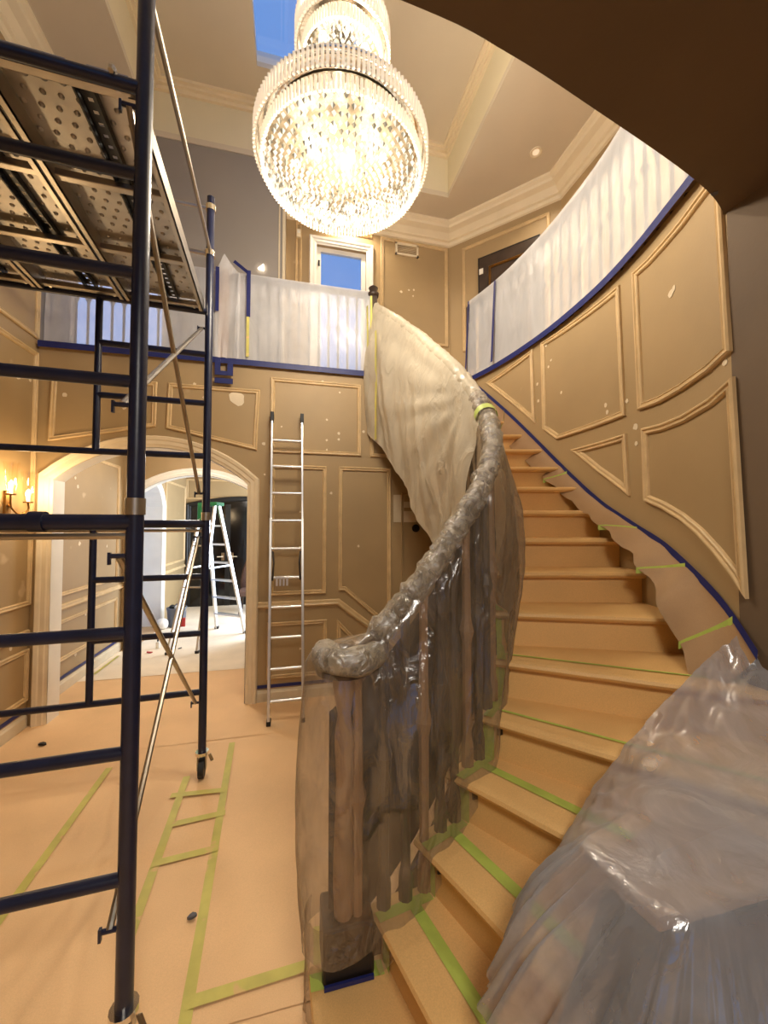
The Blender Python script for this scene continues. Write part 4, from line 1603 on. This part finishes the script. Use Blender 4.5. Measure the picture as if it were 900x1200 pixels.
MB().add([(x_, y_, 0.545) for x_, y_ in pinb] + [(x_, y_, 0.89) for x_, y_ in pin], [(0, 1, 2, 3), (7, 6, 5, 4)] + [(k, k + 4, (k + 1) % 4 + 4, (k + 1) % 4) for k in range(4)]).build('post_body', 'darkfill', pd)  # flared and near black, puts the void's darkness inside the sheet
MB().prism([(0.57, 0.56), (0.55, 0.78), (0.85, 0.78), (0.85, 0.56)], lambda s, h, d: (s, h, d), 0.365, 0.56).build('dark_filler_base', 'darkfill', pd)  # added filler, widens the imitated darkness low in the fold
pin2 = [(0.80, 0.635), (0.80, 0.70), (1.4, 0.70), (1.4, 0.635)]
MB().prism(pin2, lambda s, h, d: (s, h, d), 0.365, 0.88).build('dark_filler_side', 'wood', pd)  # added filler darkening the inside of the drape

# ------------------------------------------------------------------ scaffold
SA = math.radians(2.9)
so = V((-0.505, 1.43, 0))
aL = V((-math.cos(SA), -math.sin(SA), 0))      # to the left along the frame
aB = V((-math.sin(SA), math.cos(SA), 0))       # away from the viewer
FW, FD = 1.50, 1.44


def sp(a_, b_, z):
    p_ = so + aL * a_ + aB * b_
    return V((p_.x, p_.y, z))


scaf = thing('scaffold', so, 'tall navy steel scaffold tower on casters', 'scaffold')
PR = 0.026
for bb, tops in ((0.0, (4.6, 4.6)), (FD, (4.03, 4.03))):
    for a_ in (0.0, FW):
        MB().tube([sp(a_, bb, 0.17), sp(a_, bb, 1.74)], PR, 14).build('frame_post', 'navy', scaf, smooth='auto')
        MB().tube([sp(a_, bb, 1.76), sp(a_, bb, tops[0])], PR, 14).build('frame_post', 'navy', scaf, smooth='auto')
        MB().tube([sp(a_, bb, 1.735), sp(a_, bb, 1.79)], PR + 0.004, 14).build('coupling_band', 'steel', scaf, smooth='auto')
        # caster
        cs = MB().tube([sp(a_, bb, 0.155), sp(a_, bb, 0.175)], 0.042, 14).build('caster', 'chrome', scaf)
        pc = sp(a_, bb, 0.065)
        wh = MB().tube([pc - aL * 0.018, pc + aL * 0.018], 0.064, 18)
        wh.build('wheel', 'rubber', cs, smooth='auto')
        fk = MB()
        for s_ in (-1, 1):
            fk.obox(pc + aL * 0.026 * s_ + V((0, 0, 0.045)), aL * 0.003, aB * 0.018, V((0, 0, 0.055)))
        fk.build('fork', 'steel', cs)
        br = MB().bar(sp(a_, bb, 0.16) + V((0.05, -0.02, 0)), sp(a_, bb, 0.10) + V((0.07, -0.03, 0.02)), 0.02, 0.006).build('brake_lever', 'steel', cs)
    for z in (0.57, 1.71):
        MB().tube([sp(0, bb, z), sp(FW, bb, z)], PR * 0.78 if z < 1 else PR, 12).build('cross_bar', 'navy', scaf, smooth='auto')
    MB().tube([sp(0.02, bb, 1.665), sp(FW - 0.02, bb, 1.665)], 0.010, 8).build('lower_tube', 'steel', scaf, smooth='auto')
    for z in (2.18, 3.20):
        MB().tube([sp(0, bb, z), sp(FW, bb, z)], PR * 0.8, 12).build('cross_bar', 'navy', scaf, smooth='auto')
    for (z0, z1) in ((0.57, 1.71), (2.18, 3.20)):
        for a_ in (0.66,):
            MB().tube([sp(a_, bb, z0), sp(a_, bb, z1)], PR * 0.78, 12).build('ladder_upright', 'navy', scaf, smooth='auto')
    for z in (0.965, 1.35, 2.55, 2.895):
        for a0_, a1_ in ((0.0, 0.66),):
            MB().tube([sp(a0_, bb, z), sp(a1_, bb, z)], PR * 0.78, 12).build('rung', 'navy', scaf, smooth='auto')
for z in (3.62, 3.95):
    MB().tube([sp(0, FD, z), sp(FW, FD, z)], 0.013, 8).build('guard_rail', 'steel', scaf, smooth='auto')
    MB().tube([sp(0, FD, z - 0.02), sp(0, FD, z + 0.02)], PR + 0.008, 12).build('guard_clamp', 'chrome', scaf, smooth='auto')
MB().tube([sp(0.0, 0.02, 3.58), sp(0, FD - 0.03, 3.64)], 0.012, 8).build('guard_rail', 'steel', scaf, smooth='auto')
for a_ in (0.0, FW):
    sg = 1 if a_ == 0 else -1
    studs = []
    for (zn, zf) in ((3.13, 1.92), (2.10, 3.08), (1.60, 0.50), (0.42, 1.62)):
        off = aL * (0.045 * sg)
        n0, n1_ = sp(a_, 0.0, zn) + off, sp(a_, FD, zf) + off
        MB().tube([n0, n1_], 0.0115, 8).build('cross_brace', 'steel', scaf, smooth='auto')
        for q_ in (n0, n1_):
            base = q_ - off
            st = MB().tube([base, q_ + aL * 0.022 * sg], 0.008, 8)
            st.obox(q_ + aL * 0.026 * sg - V((0, 0, 0.008)), aL * 0.004, aB * 0.006, V((0, 0, 0.02)))
            st.build('brace_stud', 'navy', scaf)
c = atx(62, 600, -1.0)
MB().tube([sp(0.245, 0, 1.712), sp(0.285, 0, 1.712)], PR + 0.006, 14).build('coupling_band', 'navy', scaf, smooth='auto')

# deck boards hooked on the frames
BW = 0.468


def deck_board(i, label):
    a0_ = 0.03 + i * (BW + 0.008)
    o = thing('scaffold_deck', sp(a0_ + BW / 2, FD / 2, 3.20), label, 'scaffold deck', 'steel deck boards of the scaffold')
    zt_ = 3.262
    b0_, b1_ = 0.03, FD - 0.03
    for a_ in (a0_, a0_ + BW - 0.028):
        mb_ = MB()
        mb_.obox(sp(a_ + 0.004, FD / 2, zt_ - 0.038), aL * 0.004, aB * (b1_ - b0_) / 2, V((0, 0, 0.04)))
        mb_.obox(sp(a_ + 0.014, FD / 2, zt_ - 0.075), aL * 0.014, aB * (b1_ - b0_) / 2, V((0, 0, 0.003)))
        mb_.build('side_rail', 'steel', o)
    # perforated centre channel: real holes
    ca, cb = a0_ + 0.155, a0_ + 0.215
    mb_ = MB()
    nb_ = 30
    for k in range(nb_):
        y0, y1 = b0_ + (b1_ - b0_) * k / nb_, b0_ + (b1_ - b0_) * (k + 1) / nb_
        ym0, ym1 = y0 + (y1 - y0) * 0.36, y0 + (y1 - y0) * 0.64
        am0, am1 = ca + 0.022, cb - 0.022
        zc = zt_ - 0.006
        for (aa, ab, ya, yb) in ((ca, am0, y0, y1), (am1, cb, y0, y1), (am0, am1, y0, ym0), (am0, am1, ym1, y1)):
            mb_.add([sp(aa, ya, zc), sp(ab, ya, zc), sp(ab, yb, zc), sp(aa, yb, zc)], [(0, 1, 2, 3)])
    for aa in (ca, cb):
        mb_.obox(sp(aa, FD / 2, zt_ - 0.02), aL * 0.003, aB * (b1_ - b0_) / 2, V((0, 0, 0.018)))
    mb_.build('slot_channel', 'black', o)
    # solid plates with pressed studs
    for (p0_, p1_) in ((a0_ + 0.03, ca), (cb, a0_ + BW - 0.03)):
        pl = MB().obox(sp((p0_ + p1_) / 2, FD / 2, zt_), aL * (p1_ - p0_) / 2, aB * (b1_ - b0_) / 2, V((0, 0, 0.003))).build('tread_plate', 'deck', o)
        mbs = MB()
        rowsn = max(2, int((p1_ - p0_) / 0.055))
        for k in range(26):
            for r_i in range(rowsn):
                aa = p0_ + (r_i + 0.5 + (0.25 if k % 2 else -0.25)) * (p1_ - p0_) / rowsn
                q_ = sp(aa, b0_ + 0.03 + (b1_ - b0_ - 0.06) * k / 25, zt_ - 0.003)
                prof = [(0.011, 0.0), (0.008, -0.005), (0.0, -0.0065)]
                mbs.lathe(q_, prof, 7)
        s_o = mbs.build('pressed_stud', 'iron' if False else 'deck', o, recalc=False, smooth=True)
        s_o['kind'] = 'stuff'
    for t in (0.01, 0.33, 0.66, 0.99):
        bb = b0_ + (b1_ - b0_) * t
        MB().obox(sp(a0_ + BW / 2, bb, zt_ - 0.045), aL * (BW / 2 - 0.006), aB * 0.017, V((0, 0, 0.016))).build('cross_rib', 'steel', o, bevel=0.004)
    for a_ in (a0_ + 0.06, a0_ + BW - 0.06):
        for bb in (0.0, FD):
            MB().tube([sp(a_, bb + math.cos(x_) * 0.034, 3.20 + math.sin(x_) * 0.034) for x_ in [math.pi * k / 8 for k in range(9)]], 0.009, 6).build('hook', 'steel', o)
    return o


deck_board(0, 'steel scaffold deck board nearest the chandelier')
deck_board(1, 'middle steel deck board of the scaffold')
deck_board(2, 'steel scaffold deck board nearest the sconce wall')

# ------------------------------------------------------------------ chandelier
CX, CY = 0.285, 2.28
chd = thing('chandelier', (CX, CY, 3.75), 'large glowing two-tier crystal chandelier', 'chandelier')


def tier(R_, zr, dip, nring, rods, rodh, zoff):
    # metal ring + rods
    MB().tube([(CX + R_ * math.cos(a_), CY + R_ * math.sin(a_), zr + rodh) for a_ in [2 * math.pi * k / 64 for k in range(65)]], 0.012, 8).build('rim_ring', 'chrome', chd, smooth=True)
    MB().tube([(CX + R_ * math.cos(a_), CY + R_ * math.sin(a_), zr + 0.01) for a_ in [2 * math.pi * k / 64 for k in range(65)]], 0.005, 6).build('rim_ring', 'chrome', chd, smooth=True)
    rd = MB()
    for k in range(rods):
        a_ = 2 * math.pi * k / rods
        for rr_, z0, z1 in ((R_ + 0.012, zr + rodh, zr + 0.0), (R_ - 0.03, zr + 0.01, zr - 0.075)):
            x, y = CX + rr_ * math.cos(a_), CY + rr_ * math.sin(a_)
            rd.tube([(x, y, z0), (x, y, z1)], [0.0085, 0.0085], 5)
    ro = rd.build('crystal_rod', 'rod', chd, recalc=False)
    ro['kind'] = 'stuff'
    cy = MB()
    for i in range(nring + 1):
        t = i / nring
        rr_ = (R_ - 0.045) * (1 - t)
        z = zr - 0.02 - dip * math.sin(t * math.pi / 2)
        cnt = max(1, int(2 * math.pi * rr_ / 0.036))
        for k in range(cnt):
            a_ = 2 * math.pi * (k + 0.5 * (i % 2)) / cnt
            x, y = CX + rr_ * math.cos(a_), CY + rr_ * math.sin(a_)
            q_ = 0.0142
            zz = z + random.uniform(-0.004, 0.004)
            cy.add([(x, y, zz + 0.016), (x + q_, y, zz), (x, y + q_, zz), (x - q_, y, zz), (x, y - q_, zz), (x, y, zz - 0.026)],
                   [(0, 1, 2), (0, 2, 3), (0, 3, 4), (0, 4, 1), (5, 2, 1), (5, 3, 2), (5, 4, 3), (5, 1, 4)])
    co = cy.build('crystal_drop', 'crystal', chd, recalc=False)
    co['kind'] = 'stuff'
    co.data.materials.append(M['crystal_dim'])
    for p_ in co.data.polygons:
        p_.material_index = 0 if random.random() < 0.68 else 1
    return co


tier(0.505, 3.905, 0.16, 15, 130, 0.11, 0)
tier(0.275, 4.60, 0.06, 9, 84, 0.16, 0)
MB().lathe((CX, CY, 0), [(0.0, 3.95), (0.36, 3.96), (0.44, 3.975)], 40).build('reflector', 'reflector', chd, smooth=True, recalc=False)
MB().lathe((CX, CY, 0), [(0.0, 4.64), (0.17, 4.65), (0.22, 4.66)], 32).build('reflector', 'reflector', chd, smooth=True, recalc=False)
MB().lathe((CX, CY, 0), [(0.0, 3.985), (0.44, 3.985), (0.49, 4.0), (0.49, 4.015), (0.2, 4.04), (0.1, 4.2), (0.06, 4.5), (0.2, 4.68), (0.26, 4.70), (0.26, 4.72), (0.03, 4.78), (0.02, 6.1), (0.10, 6.13), (0.10, RZ + 0.1)], 40).build('stem', 'chrome', chd, smooth='auto')
for k in range(10):
    a_ = 2 * math.pi * k / 10
    MB().sphere((CX + 0.27 * math.cos(a_), CY + 0.27 * math.sin(a_), 3.86), 0.022, 10, 6).build('bulb', 'bulb', chd, smooth=True)
for k in range(6):
    a_ = 2 * math.pi * (k + 0.5) / 6
    MB().sphere((CX + 0.15 * math.cos(a_), CY + 0.15 * math.sin(a_), 4.60), 0.024, 10, 6).build('bulb', 'bulb', chd, smooth=True)
for nm, z, e in (('chandelier_light', 4.3, 70), ('chandelier_light', 5.0, 40)):
    l_ = lamp(nm, 'POINT', (CX + (0.16 if z < 4.5 and z > 4 else 0), CY - (0.16 if 4 < z < 4.5 else 0), z), e, WARM, 0.05 if z < 4 else 0.08)
    l_.parent = chd
    l_.matrix_parent_inverse = PINV[chd.name]

for k in range(6):
    a_ = 2 * math.pi * (k + 0.25) / 6
    l_ = lamp('chandelier_light', 'POINT', (CX + 0.27 * math.cos(a_), CY + 0.27 * math.sin(a_), 3.68), 17, WARM, 0.018)
    l_.parent = chd
    l_.matrix_parent_inverse = PINV[chd.name]

# ------------------------------------------------------------------ wall sconce
sq = atx(7, 584, WX)
scn = thing('wall_sconce', (WX, sq.y, sq.z), 'lit glass wall sconce behind the scaffold frame', 'sconce')
MB().box((WX, sq.y - 0.035, sq.z - 0.12), (WX + 0.02, sq.y + 0.035, sq.z + 0.06)).build('back_plate', 'brass', scn, bevel=0.006)
MB().tube([(WX + 0.05, sq.y, sq.z - 0.12), (WX + 0.05, sq.y, sq.z - 0.2)], [0.012, 0.002], 8).build('finial', 'brass', scn)
for s_ in (-1, 1):
    y_ = sq.y + 0.10 * s_
    z_ = sq.z - 0.03 + (0.05 if s_ < 0 else 0)
    arm_ = MB().tube(cr([(WX + 0.02, sq.y, sq.z - 0.05), (WX + 0.06, sq.y + 0.04 * s_, z_ - 0.09), (WX + 0.09, y_, z_ - 0.06), (WX + 0.09, y_, z_)], 5), 0.007, 8).build('arm', 'brass', scn, smooth=True)
    MB().lathe((WX + 0.09, y_, z_), [(0.0, 0.0), (0.03, 0.0), (0.034, 0.01), (0.0, 0.014)], 14).build('drip_cup', 'brass', arm_)
    MB().lathe((WX + 0.09, y_, z_ + 0.012), [(0.02, 0.0), (0.034, 0.06), (0.04, 0.16), (0.05, 0.24)], 14).build('glass_shade', 'lampglass', arm_, smooth=True, recalc=False)
    MB().lathe((WX + 0.09, y_, z_ + 0.012), [(0.010, 0.0), (0.010, 0.045), (0.014, 0.06), (0.012, 0.085), (0.0, 0.105)], 10).build('bulb', 'bulb', arm_, smooth=True, recalc=False)
    l_ = lamp('sconce_light', 'POINT', (WX + 0.16, y_, z_ + 0.1), 5.5, (1.0, 0.72, 0.40), 0.03)
    l_.parent = scn
    l_.matrix_parent_inverse = PINV[scn.name]

# ------------------------------------------------------------------ leaning ladder
lad = thing('extension_ladder', (-0.0, 3.43, 0), 'aluminium extension ladder leaning on the panelled wall', 'ladder')
fL = atz(317, 850, 0.0)
tL = aty(319, 492, WY - 0.06)
wdl = aty(354, 492, WY - 0.06).x - tL.x
fL.x = tL.x - 0.0 + (fL.x - tL.x) * 0.5
for s_ in (0, 1):
    a_, b_ = fL + V((wdl * s_, 0, 0.03)), tL + V((wdl * s_, 0, 0))
    MB().bar(a_, b_, 0.055, 0.020, (0, 1, 0)).build('side_rail', 'alu', lad, bevel=0.003)
    d = (b_ - a_).normalized()
    MB().bar(a_ + V((0, -0.028, 0.02)), a_ + d * 1.75 + V((0, -0.028, 0)), 0.05, 0.024, (0, 1, 0)).build('base_section_rail', 'alu', lad, bevel=0.003)
    MB().bar(b_ - d * 0.02, b_ + d * 0.075, 0.06, 0.034, (0, 1, 0)).build('end_cap', 'rubber', lad, bevel=0.004)
    MB().box((a_.x - 0.018, a_.y - 0.04, 0.009), (a_.x + 0.018, a_.y + 0.03, 0.05)).build('foot', 'rubber', lad, bevel=0.004)
    hk = a_ + d * 1.25
    MB().tube([hk + V((0.02 - 0.04 * s_, -0.05, 0.2)), hk + V((0.03 - 0.06 * s_, -0.07, 0.1)), hk + V((0.02 - 0.04 * s_, -0.05, -0.06))], 0.008, 6).build('rung_lock', 'iron', lad)
LL = (tL - fL).length
for i in range(11):
    t = 0.16 + 0.262 * i
    if t > LL - 0.1:
        break
    q_ = fL + (tL - fL).normalized() * t + V((0, 0, 0.03))
    MB().tube([q_, q_ + V((wdl, 0, 0))], 0.015, 10).build('rung', 'alu', lad, smooth='auto')
q_ = fL + (tL - fL).normalized() * 1.22
for k in range(4):
    MB().box((q_.x + 0.05 + 0.03 * k, q_.y - 0.05, q_.z - 0.05), (q_.x + 0.066 + 0.03 * k, q_.y - 0.03, q_.z + 0.03)).build('clip', 'alu', lad)

# ------------------------------------------------------------------ step ladder in the far room
stl = thing('step_ladder', (-1.35, 6.2, 0), 'open aluminium step ladder with green top beyond the doorway', 'step ladder')
fA, fB = atz(254, 737, 0), atz(287, 742, 0)
rA, rB = atz(196, 768, 0), atz(231, 766, 0)
topc = (fA + fB + rA + rB) / 4
tz = EYE + (615.7 - 592) / FPX * 5.55
dw = (fB - fA).normalized()
tA, tB = topc - dw * 0.12, topc + dw * 0.12
fnt = ((fA + fB) / 2 - (rA + rB) / 2).normalized()
tA.z = tB.z = tz
for f_, t_ in ((fA, tA), (fB, tB)):
    MB().bar(f_ + V((0, 0, 0.012)), t_ + fnt * 0.05, 0.06, 0.028, fnt).build('front_rail', 'alu', stl)
    MB().box((f_.x - 0.03, f_.y - 0.03, 0.009), (f_.x + 0.03, f_.y + 0.03, 0.045)).build('foot', 'rubber', stl)
for f_, t_ in ((rA, tA), (rB, tB)):
    MB().bar(f_ + V((0, 0, 0.012)), t_ - fnt * 0.05, 0.045, 0.025, fnt).build('rear_rail', 'alu', stl)
    MB().box((f_.x - 0.025, f_.y - 0.025, 0.009), (f_.x + 0.025, f_.y + 0.025, 0.04)).build('foot', 'rubber', stl)
for i in range(6):
    t = 0.14 + 0.142 * i
    a_, b_ = fA.lerp(tA + fnt * 0.05, t), fB.lerp(tB + fnt * 0.05, t)
    MB().bar(a_, b_, 0.08, 0.025, fnt).build('step', 'alu', stl)
    if i in (0, 2, 4):
        a_, b_ = rA.lerp(tA - fnt * 0.05, t), rB.lerp(tB - fnt * 0.05, t)
        MB().bar(a_, b_, 0.03, 0.02, fnt).build('rear_brace', 'alu', stl)
for f_, r_, t_ in ((fA, rA, tA), (fB, rB, tB)):
    MB().bar(f_.lerp(t_, 0.55), r_.lerp(t_, 0.55), 0.02, 0.006).build('spreader', 'alu', stl)
MB().obox((tA + tB) / 2 + V((0, 0, 0.02)), dw * 0.19, fnt * 0.10, V((0, 0, 0.025))).build('top_cap', 'gcloth', stl, bevel=0.008)
gc = MB()
rows = []
for i in range(9):
    t = i / 8
    a_ = (tA + tB) / 2 - fnt * 0.115 - dw * 0.16 + dw * 0.22 * t
    rows.append([(a_.x - fnt.x * 0.02 * math.sin(i * 1.7), a_.y - fnt.y * 0.02 * math.sin(i * 1.7), tz + 0.03 - (0.3 + 0.04 * math.sin(i)) * j / 6) for j in range(7)])
gco = gc.grid(rows).build('green_cloth', 'gcloth', None, smooth=True, recalc=False, solid=0.01)
tag(gco, 'green cloth hanging from the top of the step ladder', 'cloth')

# ------------------------------------------------------------------ things on the far floor
bq = atz(207, 733, 0.01)
bk = thing('bucket', bq, 'grey paint bucket full of tools by the arched window', 'bucket')
MB().lathe(bq, [(0.0, 0.0), (0.13, 0.0), (0.15, 0.28), (0.158, 0.29), (0.158, 0.31), (0.14, 0.31), (0.125, 0.04), (0.0, 0.03)], 18).build('body', 'bucket', bk, smooth='auto')
MB().tube([bq + V((0.155 * math.cos(a_), 0.05 * math.sin(a_) - 0.16 * math.sin(a_), 0.29 - 0.10 * math.sin(a_))) for a_ in [math.pi * k / 8 for k in range(9)]], 0.005, 6).build('handle', 'steel', bk)
for k in range(4):
    a_ = k * 1.7
    MB().sphere(bq + V((0.07 * math.cos(a_), 0.07 * math.sin(a_), 0.31)), 0.05, 8, 5).build('wadded_rag', ('white', 'debris', 'black', 'white')[k], bk, smooth=True)
r_ = atz(211, 735, 0.01)
MB().box((r_.x + 0.02, r_.y - 0.19, 0.06), (r_.x + 0.12, r_.y - 0.16, 0.2)).build('red_label', 'red', bk)
gq = atz(190, 737, 0.01)
gm = MB().sphere((gq.x, gq.y, 0.085), 0.09, 12, 8)
for i, p_ in enumerate(gm.v):
    q_ = V(p_)
    d = noise.noise(q_ * 14) * 0.025
    gm.v[i] = tuple(q_ + (q_ - V((gq.x, gq.y, 0.085))) * (d * 8))
g_ = gm.build('crumpled_bag', 'white', None, smooth=True)
tag(g_, 'crumpled white bag lying beside the grey bucket', 'bag')
p5 = atz(185, 760, 0.0)
b5 = thing('small_bottle', p5, 'tiny white bottle standing on the far floor', 'bottle')
MB().lathe(p5, [(0.0, 0.008), (0.028, 0.008), (0.028, 0.09), (0.0, 0.1)], 10).build('body', 'white', b5, smooth='auto')
MB().lathe(p5 + V((0, 0, 0.1)), [(0.012, 0.0), (0.012, 0.025), (0.0, 0.027)], 10).build('cap', 'black', b5)
for nm, lab, u, v, mt, sz in (('paint_lid', 'small dark red lid on the far floor', 175, 766, 'red', 0.035), ('scrap', 'tiny black scrap on the paper near the passage door', 49, 875, 'black', 0.03), ('scrap', 'small grey scrap on the floor paper beside the long green tape', 225, 1080, 'debris', 0.018), ('scrap', 'tiny black scrap beyond the far doorway', 211, 761, 'black', 0.022)):
    q_ = atz(u, v, 0)
    pts = [(q_.x + sz * (0.8 + 0.4 * random.random()) * math.cos(a_), q_.y + sz * 0.6 * (0.8 + 0.4 * random.random()) * math.sin(a_)) for a_ in [2 * math.pi * k / 8 for k in range(8)]]
    s_o = MB().prism(pts, lambda s, h, d: (s, h, d + 0.006 * math.sin(s * 60)), 0.014, 0.024).build(nm, mt, None)
    tag(s_o, lab, 'debris')
# chair at the far wall
cq = V((aty(297, 700, 8.0).x, 8.05, 0))
chair = thing('armchair', cq, 'brown round-backed upholstered chair before the black doors', 'chair')
mb = MB()
rows = []
for i in range(13):
    t = -1 + 2 * i / 12
    zt = 0.42 + 0.72 * math.sqrt(max(0, 1 - t * t * 0.92))
    rows.append([(cq.x + 0.27 * t, cq.y + 0.25 - 0.10 * t * t, 0.35), (cq.x + 0.27 * t, cq.y + 0.25 - 0.10 * t * t, zt)])
mb.grid(rows).build('backrest', 'brownfab', chair, smooth=True, solid=0.07)
MB().box((cq.x - 0.26, cq.y - 0.27, 0.34), (cq.x + 0.26, cq.y + 0.24, 0.46)).build('seat', 'brownfab', chair, bevel=0.03)
for sx in (-1, 1):
    for sy in (-1, 1):
        MB().tube([(cq.x + 0.23 * sx, cq.y + 0.22 * sy, 0.35), (cq.x + 0.24 * sx, cq.y + 0.24 * sy, 0.01)], [0.025, 0.014], 8).build('leg', 'wood', chair)

# ------------------------------------------------------------------ vent grille, sensors, downlights upstairs
v0, v1 = aty(463, 284, UY), aty(490, 303, UY)
vg = thing('air_vent', ((v0.x + v1.x) / 2, UY - 0.01, v1.z), 'square cream air vent grille right of the blue door', 'vent')
vx0, vx1, vz0, vz1 = v0.x, v1.x, v1.z, v0.z
mb = MB()
for bx in ((vx0, vz0, vx0 + 0.025, vz1), (vx1 - 0.025, vz0, vx1, vz1), (vx0, vz0, vx1, vz0 + 0.025), (vx0, vz1 - 0.025, vx1, vz1)):
    mb.box((bx[0], UY - 0.018, bx[1]), (bx[2], UY - 0.002, bx[3]))
mb.build('frame', 'crown', vg, recalc=False)
for k in range(7):
    z = vz0 + 0.03 + (vz1 - vz0 - 0.06) * k / 6
    MB().obox(((vx0 + vx1) / 2, UY - 0.010, z), ((vx1 - vx0) / 2 - 0.025, 0, 0), (0, 0.006, 0.004), (0, -0.001, 0.0015)).build('slat', 'crown', vg)
for (u, v, lab) in ((350, 274, 'small cream alarm sensor left of the blue door'), (534, 292, 'small cream sensor at the angled wall corner')):
    c = aty(u, v, UY - 0.02)
    s_o = thing('wall_sensor', c, lab, 'sensor')
    MB().box((c.x - 0.025, UY - 0.04, c.z - 0.05), (c.x + 0.025, UY - 0.002, c.z + 0.05)).build('body', 'crown', s_o, bevel=0.006)
    MB().box((c.x - 0.015, UY - 0.043, c.z - 0.005), (c.x + 0.015, UY - 0.04, c.z + 0.03)).build('lens', 'white', s_o)


def downlight(x, y, z, label, e):
    o = thing('recessed_light', (x, y, z), label, 'light')
    MB().lathe((x, y, z - 0.012), [(0.035, 0.012), (0.05, 0.0), (0.06, 0.002), (0.062, 0.012)], 20).build('trim_ring', 'crown', o, smooth='auto', recalc=False)
    MB().lathe((x, y, z - 0.004), [(0.0, 0.0), (0.036, 0.0)], 20).build('lens', 'down', o, recalc=False)
    if e:
        l_ = lamp('downlight', 'SPOT', (x, y, z - 0.03), e, (1.0, 0.84, 0.62), 0.04, (0, 0, 0), None, 2.3)
        l_.parent = o
        l_.matrix_parent_inverse = PINV[o.name]


c = atz(628, 178, CEIL)
downlight(c.x, c.y, CEIL, 'small recessed ceiling light above the curved railing', 25)
c = atz(207, 198, CEIL)
downlight(2.5, 2.3, CEIL, 'added unseen ceiling light over the curved upper floor', 70)  # extra fixture added to backlight the plastic on the curved railing
downlight(2.45, 1.5, CEIL, 'added ceiling light beyond the curved railing out of sight', 60)  # likewise added to brighten that plastic from out of view
downlight(0.72, 4.45, CEIL, 'added ceiling light over the landing by the blue door', 45)  # added to backlight the plastic on the straight balcony railing
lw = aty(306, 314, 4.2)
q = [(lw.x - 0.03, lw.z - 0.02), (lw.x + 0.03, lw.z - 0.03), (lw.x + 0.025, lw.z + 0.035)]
o = MB().prism(q, f_grey, 0.004, 0.02).build('wall_glint', 'glint', None)  # glowing chip standing in for light reflected off the wall
tag(o, 'small glowing triangle imitating a reflection on the grey upper wall', 'light')
